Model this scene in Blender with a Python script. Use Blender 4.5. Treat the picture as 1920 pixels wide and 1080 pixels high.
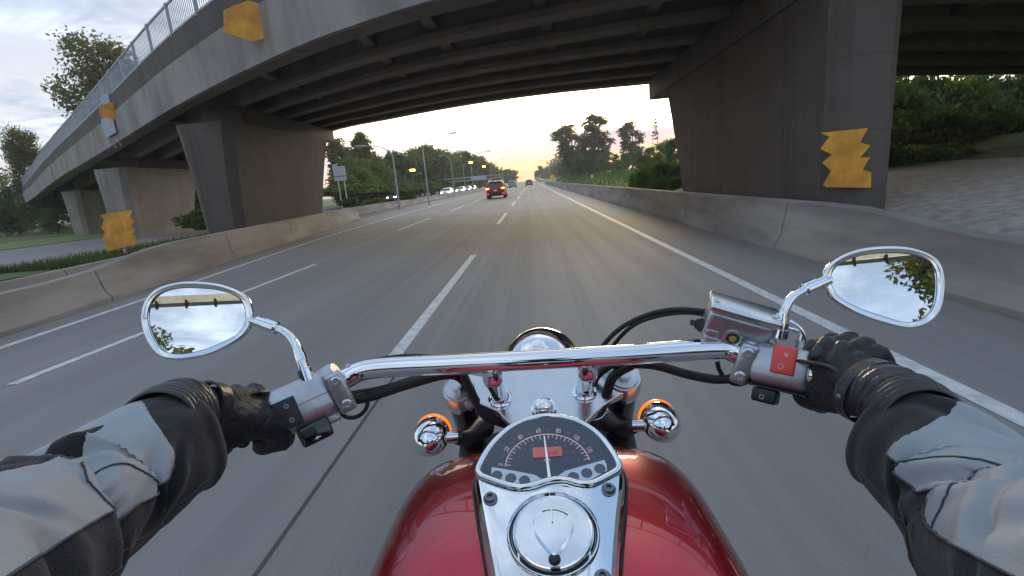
import bpy, bmesh, math, random
import numpy as np
from mathutils import Vector, Matrix, noise
random.seed(7); RNG = np.random.default_rng(11)
SC = bpy.context.scene
for o in list(bpy.data.objects): bpy.data.objects.remove(o)
COL = SC.collection
R = math.radians

# ------------------------------------------------------------------ camera
CAMZ = 1.45
YAW, PITCH, ROLL, FPX = R(-3.4), R(12.4), R(5.0), 900.0
_f = Vector((math.sin(YAW)*math.cos(PITCH), math.cos(YAW)*math.cos(PITCH), -math.sin(PITCH)))
_r0 = Vector((math.cos(YAW), -math.sin(YAW), 0)); _u0 = _r0.cross(_f)
CR = _r0*math.cos(ROLL) - _u0*math.sin(ROLL); CU = _r0*math.sin(ROLL) + _u0*math.cos(ROLL); CF = _f
CAM0 = Vector((0, 0, CAMZ))
cd = bpy.data.cameras.new('camera'); cam = bpy.data.objects.new('camera', cd); COL.objects.link(cam)
cd.sensor_width = 36; cd.lens = 36*FPX/1920; cd.clip_start = 0.02; cd.clip_end = 6000
m = Matrix.Identity(4)
for i in range(3):
    m[i][0] = CR[i]; m[i][1] = CU[i]; m[i][2] = -CF[i]; m[i][3] = CAM0[i]
cam.matrix_world = m
SC.camera = cam
def ray(x, y): return CF + CR*((x-960)/FPX) - CU*((y-540)/FPX)
def PY(x, y, Y): d = ray(x, y); return CAM0 + d*(Y/d.y)
def PZ(x, y, Z): d = ray(x, y); return CAM0 + d*((Z-CAMZ)/d.z)
def PPL(x, y, p, n): d = ray(x, y); return CAM0 + d*((Vector(p)-CAM0).dot(n)/d.dot(n))
def PX(P):
    d = Vector(P)-CAM0; z = d.dot(CF); return 960+FPX*d.dot(CR)/z, 540-FPX*d.dot(CU)/z

# ------------------------------------------------------------------ exposure, sky, sun
SC.view_settings.view_transform = 'Standard'; SC.view_settings.look = 'None'
SC.view_settings.gamma = 1; SC.view_settings.exposure = 0.2; SC.view_settings.use_curve_mapping = False
SC.cycles.use_denoising = True
SC.cycles.max_bounces = 8; SC.cycles.glossy_bounces = 5; SC.cycles.transparent_max_bounces = 8
SUN_AZ, SUN_EL = R(9), R(5.0)          # azimuth clockwise from +Y
world = bpy.data.worlds.new('World'); SC.world = world; world.use_nodes = True
class NT:
    """small helper for building node trees"""
    def __init__(s, nt): s.nt = nt; s.n = nt.nodes; s.l = nt.links
    def add(s, t, **kw):
        nd = s.n.new(t)
        for k, v in kw.items(): setattr(nd, k, v)
        return nd
    def put(s, sock, v):
        if isinstance(v, bpy.types.NodeSocket): s.l.new(v, sock)
        else: sock.default_value = v
    def math(s, op, a, b=0.0, c=None, clamp=False):
        nd = s.add('ShaderNodeMath', operation=op, use_clamp=clamp); s.put(nd.inputs[0], a); s.put(nd.inputs[1], b)
        if c is not None: s.put(nd.inputs[2], c)
        return nd.outputs[0]
    def mix(s, f, a, b, mode='MIX'):
        nd = s.add('ShaderNodeMix', data_type='RGBA', blend_type=mode); s.put(nd.inputs[0], f)
        s.put(nd.inputs[6], (*a, 1) if isinstance(a, tuple) and len(a) == 3 else a); s.put(nd.inputs[7], (*b, 1) if isinstance(b, tuple) and len(b) == 3 else b)
        return nd.outputs[2]
    def smooth(s, v, lo, hi):
        nd = s.add('ShaderNodeMapRange', interpolation_type='SMOOTHSTEP'); s.put(nd.inputs[0], v)
        nd.inputs[1].default_value = lo; nd.inputs[2].default_value = hi; return nd.outputs[0]
    def noise(s, vec, scale, detail=4, rough=0.55, dist=0.0):
        nd = s.add('ShaderNodeTexNoise'); s.put(nd.inputs['Vector'], vec); nd.inputs['Scale'].default_value = scale
        nd.inputs['Detail'].default_value = detail; nd.inputs['Roughness'].default_value = rough; nd.inputs['Distortion'].default_value = dist
        return nd.outputs[0]
    def xyz(s, x, y, z):
        nd = s.add('ShaderNodeCombineXYZ'); s.put(nd.inputs[0], x); s.put(nd.inputs[1], y); s.put(nd.inputs[2], z); return nd.outputs[0]
    def mapv(s, vec, scale, loc=(0, 0, 0), rot=(0, 0, 0)):
        nd = s.add('ShaderNodeMapping'); s.put(nd.inputs[0], vec); nd.inputs[1].default_value = loc; nd.inputs[2].default_value = rot; nd.inputs[3].default_value = scale
        return nd.outputs[0]
def build_world():
    t = NT(world.node_tree); world.node_tree.nodes.clear()
    tc = t.add('ShaderNodeTexCoord').outputs['Generated']
    sep = t.add('ShaderNodeSeparateXYZ'); t.l.new(tc, sep.inputs[0]); x, y, z = sep.outputs
    zc = t.math('MAXIMUM', z, 0.0)
    sky = t.add('ShaderNodeTexSky', sky_type='NISHITA'); sky.sun_disc = False; sky.sun_elevation = SUN_EL; sky.sun_rotation = SUN_AZ
    sky.air_density = 1.0; sky.dust_density = 1.5; sky.ozone_density = 1.5
    hz = t.smooth(zc, 0.0, 0.45)
    clear = t.mix(hz, (0.47, 0.44, 0.41), (0.145, 0.225, 0.35))
    skyc = t.mix(1.0, clear, t.mix(1.0, sky.outputs[0], (0.020, 0.020, 0.024), 'MULTIPLY'), 'ADD')
    # clouds on a plane overhead
    den = t.math('ADD', zc, 0.13)
    cv = t.xyz(t.math('DIVIDE', x, den), t.math('DIVIDE', y, den), 0.0)
    n1 = t.noise(t.mapv(cv, (0.9, 1.25, 1), (3.1, 1.7, 0)), 1.15, 7, 0.56, 0.4)
    n2 = t.noise(t.mapv(cv, (1.0, 1.2, 1), (9.0, 4.0, 0)), 2.2, 6, 0.6, 0.3)
    cov = t.smooth(n1, 0.42, 0.60)
    body = t.mix(t.smooth(n2, 0.36, 0.64), (0.20, 0.255, 0.335), (0.50, 0.56, 0.63))
    col = t.mix(t.math('MULTIPLY', cov, 0.85), skyc, body)
    # the bright half of the sky round the low sun
    sd = (math.sin(SUN_AZ)*math.cos(SUN_EL), math.cos(SUN_AZ)*math.cos(SUN_EL), math.sin(R(11)))
    dp = t.add('ShaderNodeVectorMath', operation='DOT_PRODUCT'); t.l.new(tc, dp.inputs[0]); dp.inputs[1].default_value = sd
    d = t.math('MAXIMUM', dp.outputs['Value'], 0.0)
    wide = t.math('POWER', d, 5.0); tight = t.math('POWER', d, 16.0)
    col = t.mix(1.0, col, t.mix(wide, (0, 0, 0), (0.26, 0.17, 0.07)), 'ADD')
    col = t.mix(1.0, col, t.mix(tight, (0, 0, 0), (1.45, 1.20, 0.62)), 'ADD')
    # low banks of lavender cloud and the orange strip under them
    az = t.math('DIVIDE', x, t.math('MAXIMUM', t.math('ABSOLUTE', y), 0.05))
    nb = t.noise(t.xyz(t.math('MULTIPLY', az, 4.0), t.math('MULTIPLY', z, 26.0), 0.0), 1.0, 6, 0.6, 0.2)
    edge = t.math('ADD', z, t.math('MULTIPLY', t.math('SUBTRACT', nb, 0.5), 0.10))
    bank = t.math('SUBTRACT', 1.0, t.smooth(edge, 0.070, 0.10))
    bandc = t.mix(t.smooth(z, 0.015, 0.08), (0.66, 0.38, 0.28), (0.44, 0.37, 0.42))
    bandc = t.mix(t.smooth(nb, 0.35, 0.65), t.mix(1.0, bandc, (0.85, 0.86, 0.93), 'MULTIPLY'), t.mix(1.0, bandc, (1.25, 1.15, 1.05), 'MULTIPLY'))
    col = t.mix(t.math('MULTIPLY', bank, t.math('MULTIPLY_ADD', tight, 0.25, 0.70)), col, bandc)
    low = t.math('SUBTRACT', 1.0, t.smooth(edge, 0.018, 0.050))
    col = t.mix(t.math('MULTIPLY', low, t.math('POWER', d, 10.0), clamp=True), col, (1.35, 0.72, 0.20))
    wisps = t.smooth(t.noise(t.xyz(t.math('MULTIPLY', az, 5.0), t.math('MULTIPLY', z, 40.0), 5.0), 1.3, 5, 0.6, 0.3), 0.58, 0.72)
    col = t.mix(t.math('MULTIPLY', t.math('MULTIPLY', wisps, tight), 0.25), col, (0.42, 0.38, 0.42))
    bg = t.add('ShaderNodeBackground'); t.l.new(col, bg.inputs[0]); bg.inputs[1].default_value = 1.95
    out = t.add('ShaderNodeOutputWorld'); t.l.new(bg.outputs[0], out.inputs[0])
build_world()
sl = bpy.data.lights.new('sun', 'SUN'); sl.energy = 1.3; sl.angle = R(12); sl.color = (1.0, 0.80, 0.55)
sun = bpy.data.objects.new('sun', sl); COL.objects.link(sun)
sv = Vector((math.sin(SUN_AZ)*math.cos(SUN_EL), math.cos(SUN_AZ)*math.cos(SUN_EL), math.sin(SUN_EL)))
sun.rotation_euler = sv.to_track_quat('Z', 'Y').to_euler(); sun.location = (0, 0, 60)

# ------------------------------------------------------------------ materials
MATS = {}
def mat(name, col, rough=0.5, metal=0.0, var=0.0, vscale=3.0, bump=0.0, bscale=40.0, coat=0.0, emit=0.0, ecol=None, col2=None, vstretch=(1, 1, 1), spec=0.5, rvar=0.0, aniso=0, sheen=0.0):
    if name in MATS: return MATS[name]
    M = bpy.data.materials.new(name); M.use_nodes = True; t = NT(M.node_tree); b = t.n['Principled BSDF']
    b.inputs['Base Color'].default_value = (*col, 1); b.inputs['Roughness'].default_value = rough; b.inputs['Metallic'].default_value = metal
    b.inputs['Coat Weight'].default_value = coat; b.inputs['Coat Roughness'].default_value = 0.03; b.inputs['Specular IOR Level'].default_value = spec
    b.inputs['Sheen Weight'].default_value = sheen
    oc = t.add('ShaderNodeTexCoord').outputs['Object']
    if var or rvar:
        n = t.noise(t.mapv(oc, vstretch), vscale, 6, 0.6)
        s = t.smooth(n, 0.3, 0.7)
        c2 = col2 or tuple(c*(1-var) for c in col)
        t.l.new(t.mix(s, c2, tuple(min(1, c*(1+var*0.5)) for c in col)), b.inputs['Base Color'])
        if rvar: t.l.new(t.math('MULTIPLY_ADD', s, rvar, rough-rvar/2), b.inputs['Roughness'])
    if bump:
        bn = t.add('ShaderNodeBump'); bn.inputs['Strength'].default_value = bump; bn.inputs['Distance'].default_value = 0.01
        t.l.new(t.noise(t.mapv(oc, vstretch), bscale, 5, 0.6), bn.inputs['Height']); t.l.new(bn.outputs[0], b.inputs['Normal'])
    if emit:
        b.inputs['Emission Color'].default_value = (*(ecol or col), 1); b.inputs['Emission Strength'].default_value = emit
    MATS[name] = M; return M
def road_mat():
    M = bpy.data.materials.new('asphalt'); M.use_nodes = True; t = NT(M.node_tree); b = t.n['Principled BSDF']
    oc = t.add('ShaderNodeTexCoord').outputs['Object']
    sep = t.add('ShaderNodeSeparateXYZ'); t.l.new(oc, sep.inputs[0])
    streak = t.noise(t.mapv(oc, (3.2, 0.035, 1)), 1.0, 5, 0.6)
    streak2 = t.noise(t.mapv(oc, (14, 0.12, 1)), 1.0, 4, 0.6)
    patch = t.noise(oc, 0.18, 5, 0.6)
    grain = t.noise(oc, 120, 6, 0.8)
    # wheel paths: darker polished bands repeating with the lanes
    w = t.math('ABSOLUTE', t.math('SINE', t.math('MULTIPLY', t.math('ADD', sep.outputs[0], -0.55), math.pi/1.9)))
    base = t.mix(t.smooth(patch, 0.3, 0.7), (0.222, 0.208, 0.198), (0.278, 0.260, 0.246))
    base = t.mix(t.math('MULTIPLY', t.smooth(streak, 0.35, 0.7), 0.5), base, (0.160, 0.148, 0.140))
    base = t.mix(t.math('MULTIPLY', t.smooth(streak2, 0.4, 0.7), 0.22), base, (0.31, 0.30, 0.29))
    base = t.mix(t.math('MULTIPLY', w, 0.30), base, (0.15, 0.142, 0.14))
    base = t.mix(t.math('MULTIPLY', t.smooth(grain, 0.48, 0.62), 0.45), base, (0.30, 0.295, 0.29))
    t.l.new(base, b.inputs['Base Color']); b.inputs['Roughness'].default_value = 0.7; b.inputs['Specular IOR Level'].default_value = 0.35
    t.l.new(t.math('MULTIPLY_ADD', streak, 0.2, 0.62), b.inputs['Roughness'])
    bn = t.add('ShaderNodeBump'); bn.inputs['Strength'].default_value = 0.25; bn.inputs['Distance'].default_value = 0.004
    t.l.new(grain, bn.inputs['Height']); t.l.new(bn.outputs[0], b.inputs['Normal'])
    return M
def leaf_mat(name, c1, c2, trans=0.35):
    M = bpy.data.materials.new(name); M.use_nodes = True; t = NT(M.node_tree); t.n.clear()
    g = t.add('ShaderNodeNewGeometry'); oc = t.add('ShaderNodeTexCoord').outputs['Object']
    n = t.noise(oc, 0.5, 3)
    c = t.mix(t.math('MULTIPLY_ADD', t.math('SUBTRACT', n, 0.5), 1.6, g.outputs['Random Per Island'], clamp=True), c1, c2)
    oi = t.add('ShaderNodeObjectInfo')
    c = t.mix(t.math('MULTIPLY', oi.outputs['Random'], 0.35), c, tuple(v*0.55 for v in c1))
    d = t.add('ShaderNodeBsdfDiffuse'); t.l.new(c, d.inputs[0])
    tr = t.add('ShaderNodeBsdfTranslucent'); t.l.new(t.mix(1.0, c, (1.5, 1.5, 0.8), 'MULTIPLY'), tr.inputs[0])
    mx = t.add('ShaderNodeMixShader'); mx.inputs[0].default_value = trans; t.l.new(d.outputs[0], mx.inputs[1]); t.l.new(tr.outputs[0], mx.inputs[2])
    o = t.add('ShaderNodeOutputMaterial'); t.l.new(mx.outputs[0], o.inputs[0]); return M
def cast_concrete(name, c1, c2, stain, px=2.4, pz=1.2, seam=0.5):
    M = bpy.data.materials.new(name); M.use_nodes = True; t = NT(M.node_tree); b = t.n['Principled BSDF']
    oc = t.add('ShaderNodeTexCoord').outputs['Object']; sep = t.add('ShaderNodeSeparateXYZ'); t.l.new(oc, sep.inputs[0])
    big = t.noise(oc, 0.45, 6, 0.6); drip = t.noise(t.mapv(oc, (1.6, 1.6, 0.10)), 1.0, 5, 0.65); fine = t.noise(oc, 18, 5, 0.65)
    blotch = t.noise(oc, 1.7, 5, 0.6, 0.5)
    c = t.mix(t.smooth(big, 0.3, 0.7), c1, c2)
    c = t.mix(t.math('MULTIPLY', t.smooth(drip, 0.50, 0.72), 0.6), c, stain)
    c = t.mix(t.math('MULTIPLY', t.smooth(blotch, 0.55, 0.75), 0.3), c, tuple(min(1, v*1.35) for v in c2))
    c = t.mix(t.math('MULTIPLY', t.smooth(fine, 0.4, 0.7), 0.16), c, stain)
    along = t.math('ADD', sep.outputs[0], sep.outputs[1])
    def ln(v, per, w):
        f = t.math('FRACT', t.math('DIVIDE', v, per)); return t.math('LESS_THAN', t.math('ABSOLUTE', t.math('SUBTRACT', f, 0.5)), w/per)
    sm = t.math('MAXIMUM', ln(along, px, 0.012), ln(sep.outputs[2], pz, 0.010))
    c = t.mix(t.math('MULTIPLY', sm, seam), c, stain)
    t.l.new(c, b.inputs['Base Color']); b.inputs['Roughness'].default_value = 0.85
    bn = t.add('ShaderNodeBump'); bn.inputs['Strength'].default_value = 0.35; bn.inputs['Distance'].default_value = 0.01
    t.l.new(t.math('SUBTRACT', t.math('ADD', fine, t.math('MULTIPLY', big, 0.6)), t.math('MULTIPLY', sm, 0.8)), bn.inputs['Height']); t.l.new(bn.outputs[0], b.inputs['Normal'])
    return M
ASPH = road_mat()
CONC = mat('concrete', (0.29, 0.262, 0.235), 0.85, var=0.35, vscale=0.7, bump=0.3, bscale=14, vstretch=(1, 1, 0.35))
PAVE = mat('paving_concrete', (0.30, 0.275, 0.25), 0.95, var=0.35, vscale=6, bump=0.5, bscale=45)
CONC_B = mat('barrier_concrete', (0.285, 0.255, 0.225), 0.85, var=0.38, vscale=1.3, bump=0.3, bscale=22, vstretch=(0.6, 0.25, 1.6))
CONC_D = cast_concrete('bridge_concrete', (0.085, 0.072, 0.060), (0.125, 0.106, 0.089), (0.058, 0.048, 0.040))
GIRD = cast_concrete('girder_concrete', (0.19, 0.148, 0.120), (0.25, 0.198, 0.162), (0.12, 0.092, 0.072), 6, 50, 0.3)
PIER_LIT = cast_concrete('skylit_pier_concrete', (0.24, 0.225, 0.195), (0.34, 0.32, 0.28), (0.14, 0.125, 0.10))  # open-sky light on the outer left piers, put into a paler colour
PAINT = mat('road_paint', (0.62, 0.62, 0.60), 0.6, var=0.25, vscale=9, bump=0.15, bscale=60)
STEEL = mat('galvanised_steel', (0.42, 0.44, 0.46), 0.45, metal=0.6, var=0.2, vscale=5)
RAILM = mat('painted_rail', (0.33, 0.36, 0.40), 0.5, metal=0.3, var=0.2)
ORANGE = mat('orange_sheeting', (0.72, 0.33, 0.03), 0.5, var=0.35, vscale=2.2, bump=0.1, bscale=30)
SIGNW = mat('white_sheeting', (0.55, 0.58, 0.62), 0.5, var=0.1)
SIGNB = mat('blue_grey_sheeting', (0.22, 0.29, 0.36), 0.5, var=0.1)
DIRTG = mat('soil', (0.10, 0.09, 0.06), 0.95, var=0.4, vscale=2, bump=0.5, bscale=8)
GRASSM = mat('grass_ground', (0.10, 0.15, 0.035), 0.95, var=0.45, vscale=0.6, bump=0.6, bscale=18, col2=(0.055, 0.085, 0.025))
LEAF_A = leaf_mat('leaf_green', (0.075, 0.125, 0.042), (0.18, 0.245, 0.085), 0.45)
LEAF_B = leaf_mat('leaf_olive', (0.085, 0.10, 0.04), (0.22, 0.21, 0.08), 0.5)
LEAF_C = leaf_mat('leaf_conifer', (0.04, 0.068, 0.04), (0.09, 0.13, 0.065), 0.2)
LEAF_S = leaf_mat('leaf_shrub', (0.07, 0.105, 0.04), (0.15, 0.20, 0.08), 0.4)
BARK = mat('bark', (0.09, 0.07, 0.055), 0.95, var=0.4, vscale=6)
CHROME = mat('chrome', (0.80, 0.82, 0.84), 0.035, metal=1.0, rvar=0.03, vscale=5, var=0.02)
ALU = mat('cast_aluminium', (0.50, 0.51, 0.53), 0.36, metal=0.9, var=0.12, vscale=25, bump=0.08, bscale=120)
ALUB = mat('brushed_aluminium', (0.66, 0.69, 0.72), 0.22, metal=0.95, var=0.05, vscale=30)
BLACKP = mat('black_plastic', (0.012, 0.012, 0.014), 0.42, bump=0.06, bscale=200)
BLACKG = mat('gloss_black', (0.01, 0.01, 0.011), 0.12, coat=0.6)
RUBBER = mat('rubber', (0.014, 0.014, 0.015), 0.6, bump=0.15, bscale=90)
def candy():
    M = bpy.data.materials.new('candy_red_paint'); M.use_nodes = True; t = NT(M.node_tree); b = t.n['Principled BSDF']
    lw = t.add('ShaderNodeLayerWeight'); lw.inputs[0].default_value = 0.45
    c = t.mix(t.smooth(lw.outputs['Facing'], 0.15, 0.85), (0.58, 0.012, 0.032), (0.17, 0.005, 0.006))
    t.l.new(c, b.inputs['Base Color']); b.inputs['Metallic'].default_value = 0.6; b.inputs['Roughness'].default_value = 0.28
    b.inputs['Coat Weight'].default_value = 1.0; b.inputs['Coat Roughness'].default_value = 0.02
    oc = t.add('ShaderNodeTexCoord').outputs['Object']
    bn = t.add('ShaderNodeBump'); bn.inputs['Strength'].default_value = 0.05; bn.inputs['Distance'].default_value = 0.001
    t.l.new(t.noise(oc, 900, 2), bn.inputs['Height']); t.l.new(bn.outputs[0], b.inputs['Normal'])
    return M
CANDY = candy()
GLASSD = mat('dark_car_glass', (0.02, 0.022, 0.025), 0.06, spec=0.8)
TYRE = mat('tyre_rubber', (0.015, 0.015, 0.015), 0.8)
MIRRORG = mat('mirror_silver', (0.86, 0.89, 0.90), 0.004, metal=1.0)

# ------------------------------------------------------------------ object helpers
ORG = {}
def thing(name, label, cat, loc=(0, 0, 0), group=None):
    o = bpy.data.objects.new(name, None); COL.objects.link(o); o.location = loc; o.empty_display_size = 0.1
    o['label'] = label; o['category'] = cat
    if group: o['group'] = group
    ORG[o.name] = Vector(loc); return o
class MB:
    def __init__(s): s.v = []; s.f = []
    def add(s, verts, faces):
        b = len(s.v); s.v += [tuple(v) for v in verts]; s.f += [tuple(i+b for i in f) for f in faces]; return s
    def box(s, c, size, axes=None, bevel=0.0):
        c = Vector(c); hx, hy, hz = (k/2 for k in size)
        ax = axes or (Vector((1, 0, 0)), Vector((0, 1, 0)), Vector((0, 0, 1)))
        if bevel <= 0:
            vs = [c+ax[0]*sx*hx+ax[1]*sy*hy+ax[2]*sz*hz for sz in (-1, 1) for sy in (-1, 1) for sx in (-1, 1)]
            return s.add(vs, [(0, 2, 3, 1), (4, 5, 7, 6), (0, 1, 5, 4), (2, 6, 7, 3), (0, 4, 6, 2), (1, 3, 7, 5)])
        bm = bmesh.new(); bmesh.ops.create_cube(bm, size=1)
        for v in bm.verts: v.co = Vector((v.co.x*size[0], v.co.y*size[1], v.co.z*size[2]))
        bmesh.ops.bevel(bm, geom=bm.edges[:]+bm.verts[:], offset=min(bevel, min(size)*0.48), segments=3, affect='EDGES', profile=0.5, clamp_overlap=True)
        for v in bm.verts: v.co = c+ax[0]*v.co.x+ax[1]*v.co.y+ax[2]*v.co.z
        bm.verts.index_update(); s.add([v.co.copy() for v in bm.verts], [[v.index for v in f.verts] for f in bm.faces]); bm.free(); return s
    def tube(s, pts, rad, seg=12, caps=True, ref=None, squash=None):
        pts = [Vector(p) for p in pts]; n = len(pts)
        rs = rad if isinstance(rad, (list, tuple)) else [rad]*n
        tans = [(pts[min(i+1, n-1)]-pts[max(i-1, 0)]).normalized() for i in range(n)]
        up = Vector(ref) if ref else (Vector((0, 0, 1)) if abs(tans[0].z) < 0.9 else Vector((0, 1, 0)))
        nx = tans[0].cross(up).normalized(); base = len(s.v); fs = []
        vs = []
        for i in range(n):
            t = tans[i]; nx = (nx-t*nx.dot(t)).normalized(); ny = t.cross(nx)
            for k in range(seg):
                a = 2*math.pi*k/seg; vs.append(pts[i]+(nx*math.cos(a)+ny*math.sin(a)*(squash or 1))*rs[i])
        for i in range(n-1):
            for k in range(seg):
                a, b = i*seg+k, i*seg+(k+1) % seg; fs.append((a, b, b+seg, a+seg))
        if caps: fs.append(tuple(range(seg-1, -1, -1))); fs.append(tuple(range((n-1)*seg, n*seg)))
        return s.add(vs, fs)
    def lathe(s, c, axis, prof, seg=32, ref=None):
        """prof: list of (radius, distance along axis)"""
        c = Vector(c); ax = Vector(axis).normalized(); up = Vector(ref) if ref else (Vector((0, 0, 1)) if abs(ax.z) < 0.9 else Vector((1, 0, 0)))
        nx = ax.cross(up).normalized(); ny = ax.cross(nx); vs = []; fs = []; n = len(prof)
        for r, d in prof:
            for k in range(seg):
                a = 2*math.pi*k/seg; vs.append(c+ax*d+(nx*math.cos(a)+ny*math.sin(a))*max(r, 1e-5))
        for i in range(n-1):
            for k in range(seg):
                a, b = i*seg+k, i*seg+(k+1) % seg; fs.append((a, a+seg, b+seg, b))
        return s.add(vs, fs)
    def prism(s, pts, off, inset=0.0, insh=0.0):
        """pts: planar outline (Vectors); extruded by off; optional chamfer at the far side"""
        pts = [Vector(p) for p in pts]; n = len(pts); off = Vector(off); rings = [pts]
        if inset:
            c = sum(pts, Vector())/n; L = off.length
            mid = [p+off*(1-insh/L) for p in pts]; top = [p+off+(c-p).normalized()*inset for p in pts]; rings += [mid, top]
        else: rings.append([p+off for p in pts])
        vs = [p for r in rings for p in r]; fs = []
        for i in range(len(rings)-1):
            for k in range(n):
                a, b = i*n+k, i*n+(k+1) % n; fs.append((a, b, b+n, a+n))
        fs.append(tuple(range(n-1, -1, -1))); fs.append(tuple(range((len(rings)-1)*n, len(rings)*n)))
        return s.add(vs, fs)
    def grid(s, rows, closed=False, caps=False):
        m_ = len(rows[0]); vs = [p for r in rows for p in r]; fs = []
        for i in range(len(rows)-1):
            for k in range(m_ if closed else m_-1):
                a, b = i*m_+k, i*m_+(k+1) % m_; fs.append((a, b, b+m_, a+m_))
        if caps: fs.append(tuple(range(m_-1, -1, -1))); fs.append(tuple(range((len(rows)-1)*m_, len(rows)*m_)))
        return s.add(vs, fs)
    def build(s, name, m_, parent=None, smooth=None, fixn=True, bevel=0):
        top = parent
        while top is not None and top.parent is not None: top = top.parent
        o0 = ORG[top.name] if top is not None else Vector((0, 0, 0))
        me = bpy.data.meshes.new(name); me.from_pydata([tuple(Vector(v)-o0) for v in s.v], [], s.f)
        if fixn and len(s.f) < 60000:
            bm = bmesh.new(); bm.from_mesh(me); bmesh.ops.recalc_face_normals(bm, faces=bm.faces); bm.to_mesh(me); bm.free()
        me.materials.append(m_)
        if smooth is not None:
            me.polygons.foreach_set('use_smooth', [True]*len(me.polygons))
            if smooth < 180: me.set_sharp_from_angle(angle=R(smooth))
        me.update()
        o = bpy.data.objects.new(name, me); COL.objects.link(o)
        if parent is not None: o.parent = parent
        if bevel:
            b = o.modifiers.new('bevel', 'BEVEL'); b.width = bevel; b.segments = 2; b.limit_method = 'ANGLE'
        return o
def struct(o): o['kind'] = 'structure'; return o
def tagm(o, label, cat, group=None):
    o['label'] = label; o['category'] = cat
    if group: o['group'] = group
    return o
def CRS(pts, n=8, closed=False):
    """Catmull-Rom through points (Vectors or tuples)"""
    P = [Vector(p) for p in pts]; out = []; N = len(P)
    rng = range(N) if closed else range(N-1)
    for i in rng:
        if closed: p0, p1, p2, p3 = P[i-1], P[i], P[(i+1) % N], P[(i+2) % N]
        else: p0, p1, p2, p3 = P[max(i-1, 0)], P[i], P[i+1], P[min(i+2, N-1)]
        for k in range(n):
            t = k/n; out.append(0.5*((2*p1)+(p2-p0)*t+(2*p0-5*p1+4*p2-p3)*t*t+(3*p1-p0-3*p2+p3)*t**3))
    if not closed: out.append(P[-1])
    return out
def copy_tree(o, parent=None):
    c = o.copy(); COL.objects.link(c); c.parent = parent
    for ch in o.children: copy_tree(ch, c)
    return c
def lerp(a, b, t): return a+(b-a)*t
def interp(x, xs, ys): return float(np.interp(x, xs, ys))
def arc_rib(n, f0, f1): return [lerp(f0, f1, i/(n-1)) for i in range(n)]

# ------------------------------------------------------------------ ground, roads, markings
MB().add([(-900, -600, -0.06), (900, -600, -0.06), (900, 1600, -0.06), (-900, 1600, -0.06)], [(0, 1, 2, 3)]).build('ground', GRASSM, fixn=False)['kind'] = 'structure'
YS = [-60, -10, -3, 2, 5, 8, 12, 16, 20, 26, 34, 45, 60, 80, 110, 150, 220, 320, 500, 900, 1500]
def lsx(Y): return interp(Y, [-60, 2, 5, 8, 12, 19, 30, 50, 90, 1500], [-6.5, -6.5, -6.62, -6.92, -7.45, -8.15, -8.6, -8.9, -9.1, -9.1])
def lbx(Y): return interp(Y, [-60, 2, 6, 12, 19, 30, 50, 90, 1500], [-7.1, -7.1, -7.25, -8.25, -9.3, -10.6, -11.3, -11.6, -11.6])
RBX = 3.88
def strip(name, xl, xr, z, m_, ys=YS, nx=1):
    rows = [[(lerp(xl(y), xr(y), k/nx), y, z) for k in range(nx+1)] for y in ys]
    return MB().grid(rows).build(name, m_, fixn=False)
def c_(v): return lambda Y: v
struct(strip('road', lambda Y: lbx(Y)-0.35, c_(RBX+0.6), 0.0, ASPH))
struct(strip('opposite_road', c_(-33.0), c_(-17.5), 0.0, ASPH, [-60, -10, 10, 30, 60, 120, 300, 1500]))
ZM = 0.004
PS = []
def line(x, y0, y1, w=0.12, step=3.0):
    ys = list(np.arange(y0, y1, step))+[y1]
    fx = x if callable(x) else c_(x)
    return strip('lane_line', lambda Y: fx(Y)-w/2, lambda Y: fx(Y)+w/2, ZM, PAINT, ys)
def dashes(name, x, starts, L, w=0.12):
    for y0 in starts:
        struct(strip(name, c_(x-w/2), c_(x+w/2), ZM, PAINT, [y0, y0+L]))
o = struct(line(2.48, -40, 1200, 0.13)); o.name = 'right_edge_line'
o = struct(line(lsx, -40, 1200, 0.13)); o.name = 'left_edge_line'
dashes('lane_dash', -1.36, [-11.6+2.2, 4.05]+[17.6+12.6*k for k in range(0, 22)], 6.1, 0.13)
dashes('lane_dash', -5.0, [-9.4, 4.0], 1.75, 0.12); dashes('lane_dash', -5.08, [7.4], 3.3, 0.12)
dashes('lane_dash', -5.35, [18.6+12.4*k for k in range(0, 22)], 6.0, 0.12)
for x in (-21.2, -25.0, -28.8):
    dashes('opposite_dash', x, [30+14*k for k in range(0, 14)], 5, 0.12)
o = struct(line(-32.4, 10, 600, 0.12, 40)); o = struct(line(-18.2, 10, 600, 0.12, 40))
# tar joint running diagonally under the left of the bike
struct(strip('tar_joint', c_(-1.235), c_(-1.215), 0.003, mat('tar', (0.05, 0.05, 0.052), 0.5), [-20, 3.9]))

# ------------------------------------------------------------------ concrete barriers
def barrier(name, label, xf, side, y0, y1, seclen, hf, group=None, gap=0.03, base=0.42):
    root = thing(name, label, 'barrier', (xf(y0), y0, 0), group)
    y = y0
    prof = [(0.0, 0), (0.0, 0.07), (0.10, 0.32), (0.19, 0.98), (0.22, 1.0), (0.36, 1.0), (0.39, 0.98), (base+0.05, 0.3), (base+0.12, 0)]
    while y < y1-0.1:
        ye = min(y+seclen, y1); rows = []
        n = max(2, int((ye-y)/1.0)+1) if ye < 40 else 2
        for k in range(n+1):
            yy = lerp(y+gap/2, ye-gap/2, k/n); h = hf(yy); x0 = xf(yy)
            rows.append([(x0+side*a, yy, b*h if b > 0.1 else b) for a, b in prof])
        MB().grid(rows, closed=True, caps=True).build('barrier_section', CONC_B, root, smooth=35)
        y = ye; seclen = seclen if ye < 60 else seclen*1.6
    return root
def sstep(x, a, b): t = min(1, max(0, (x-a)/(b-a))); return t*t*(3-2*t)
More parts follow.
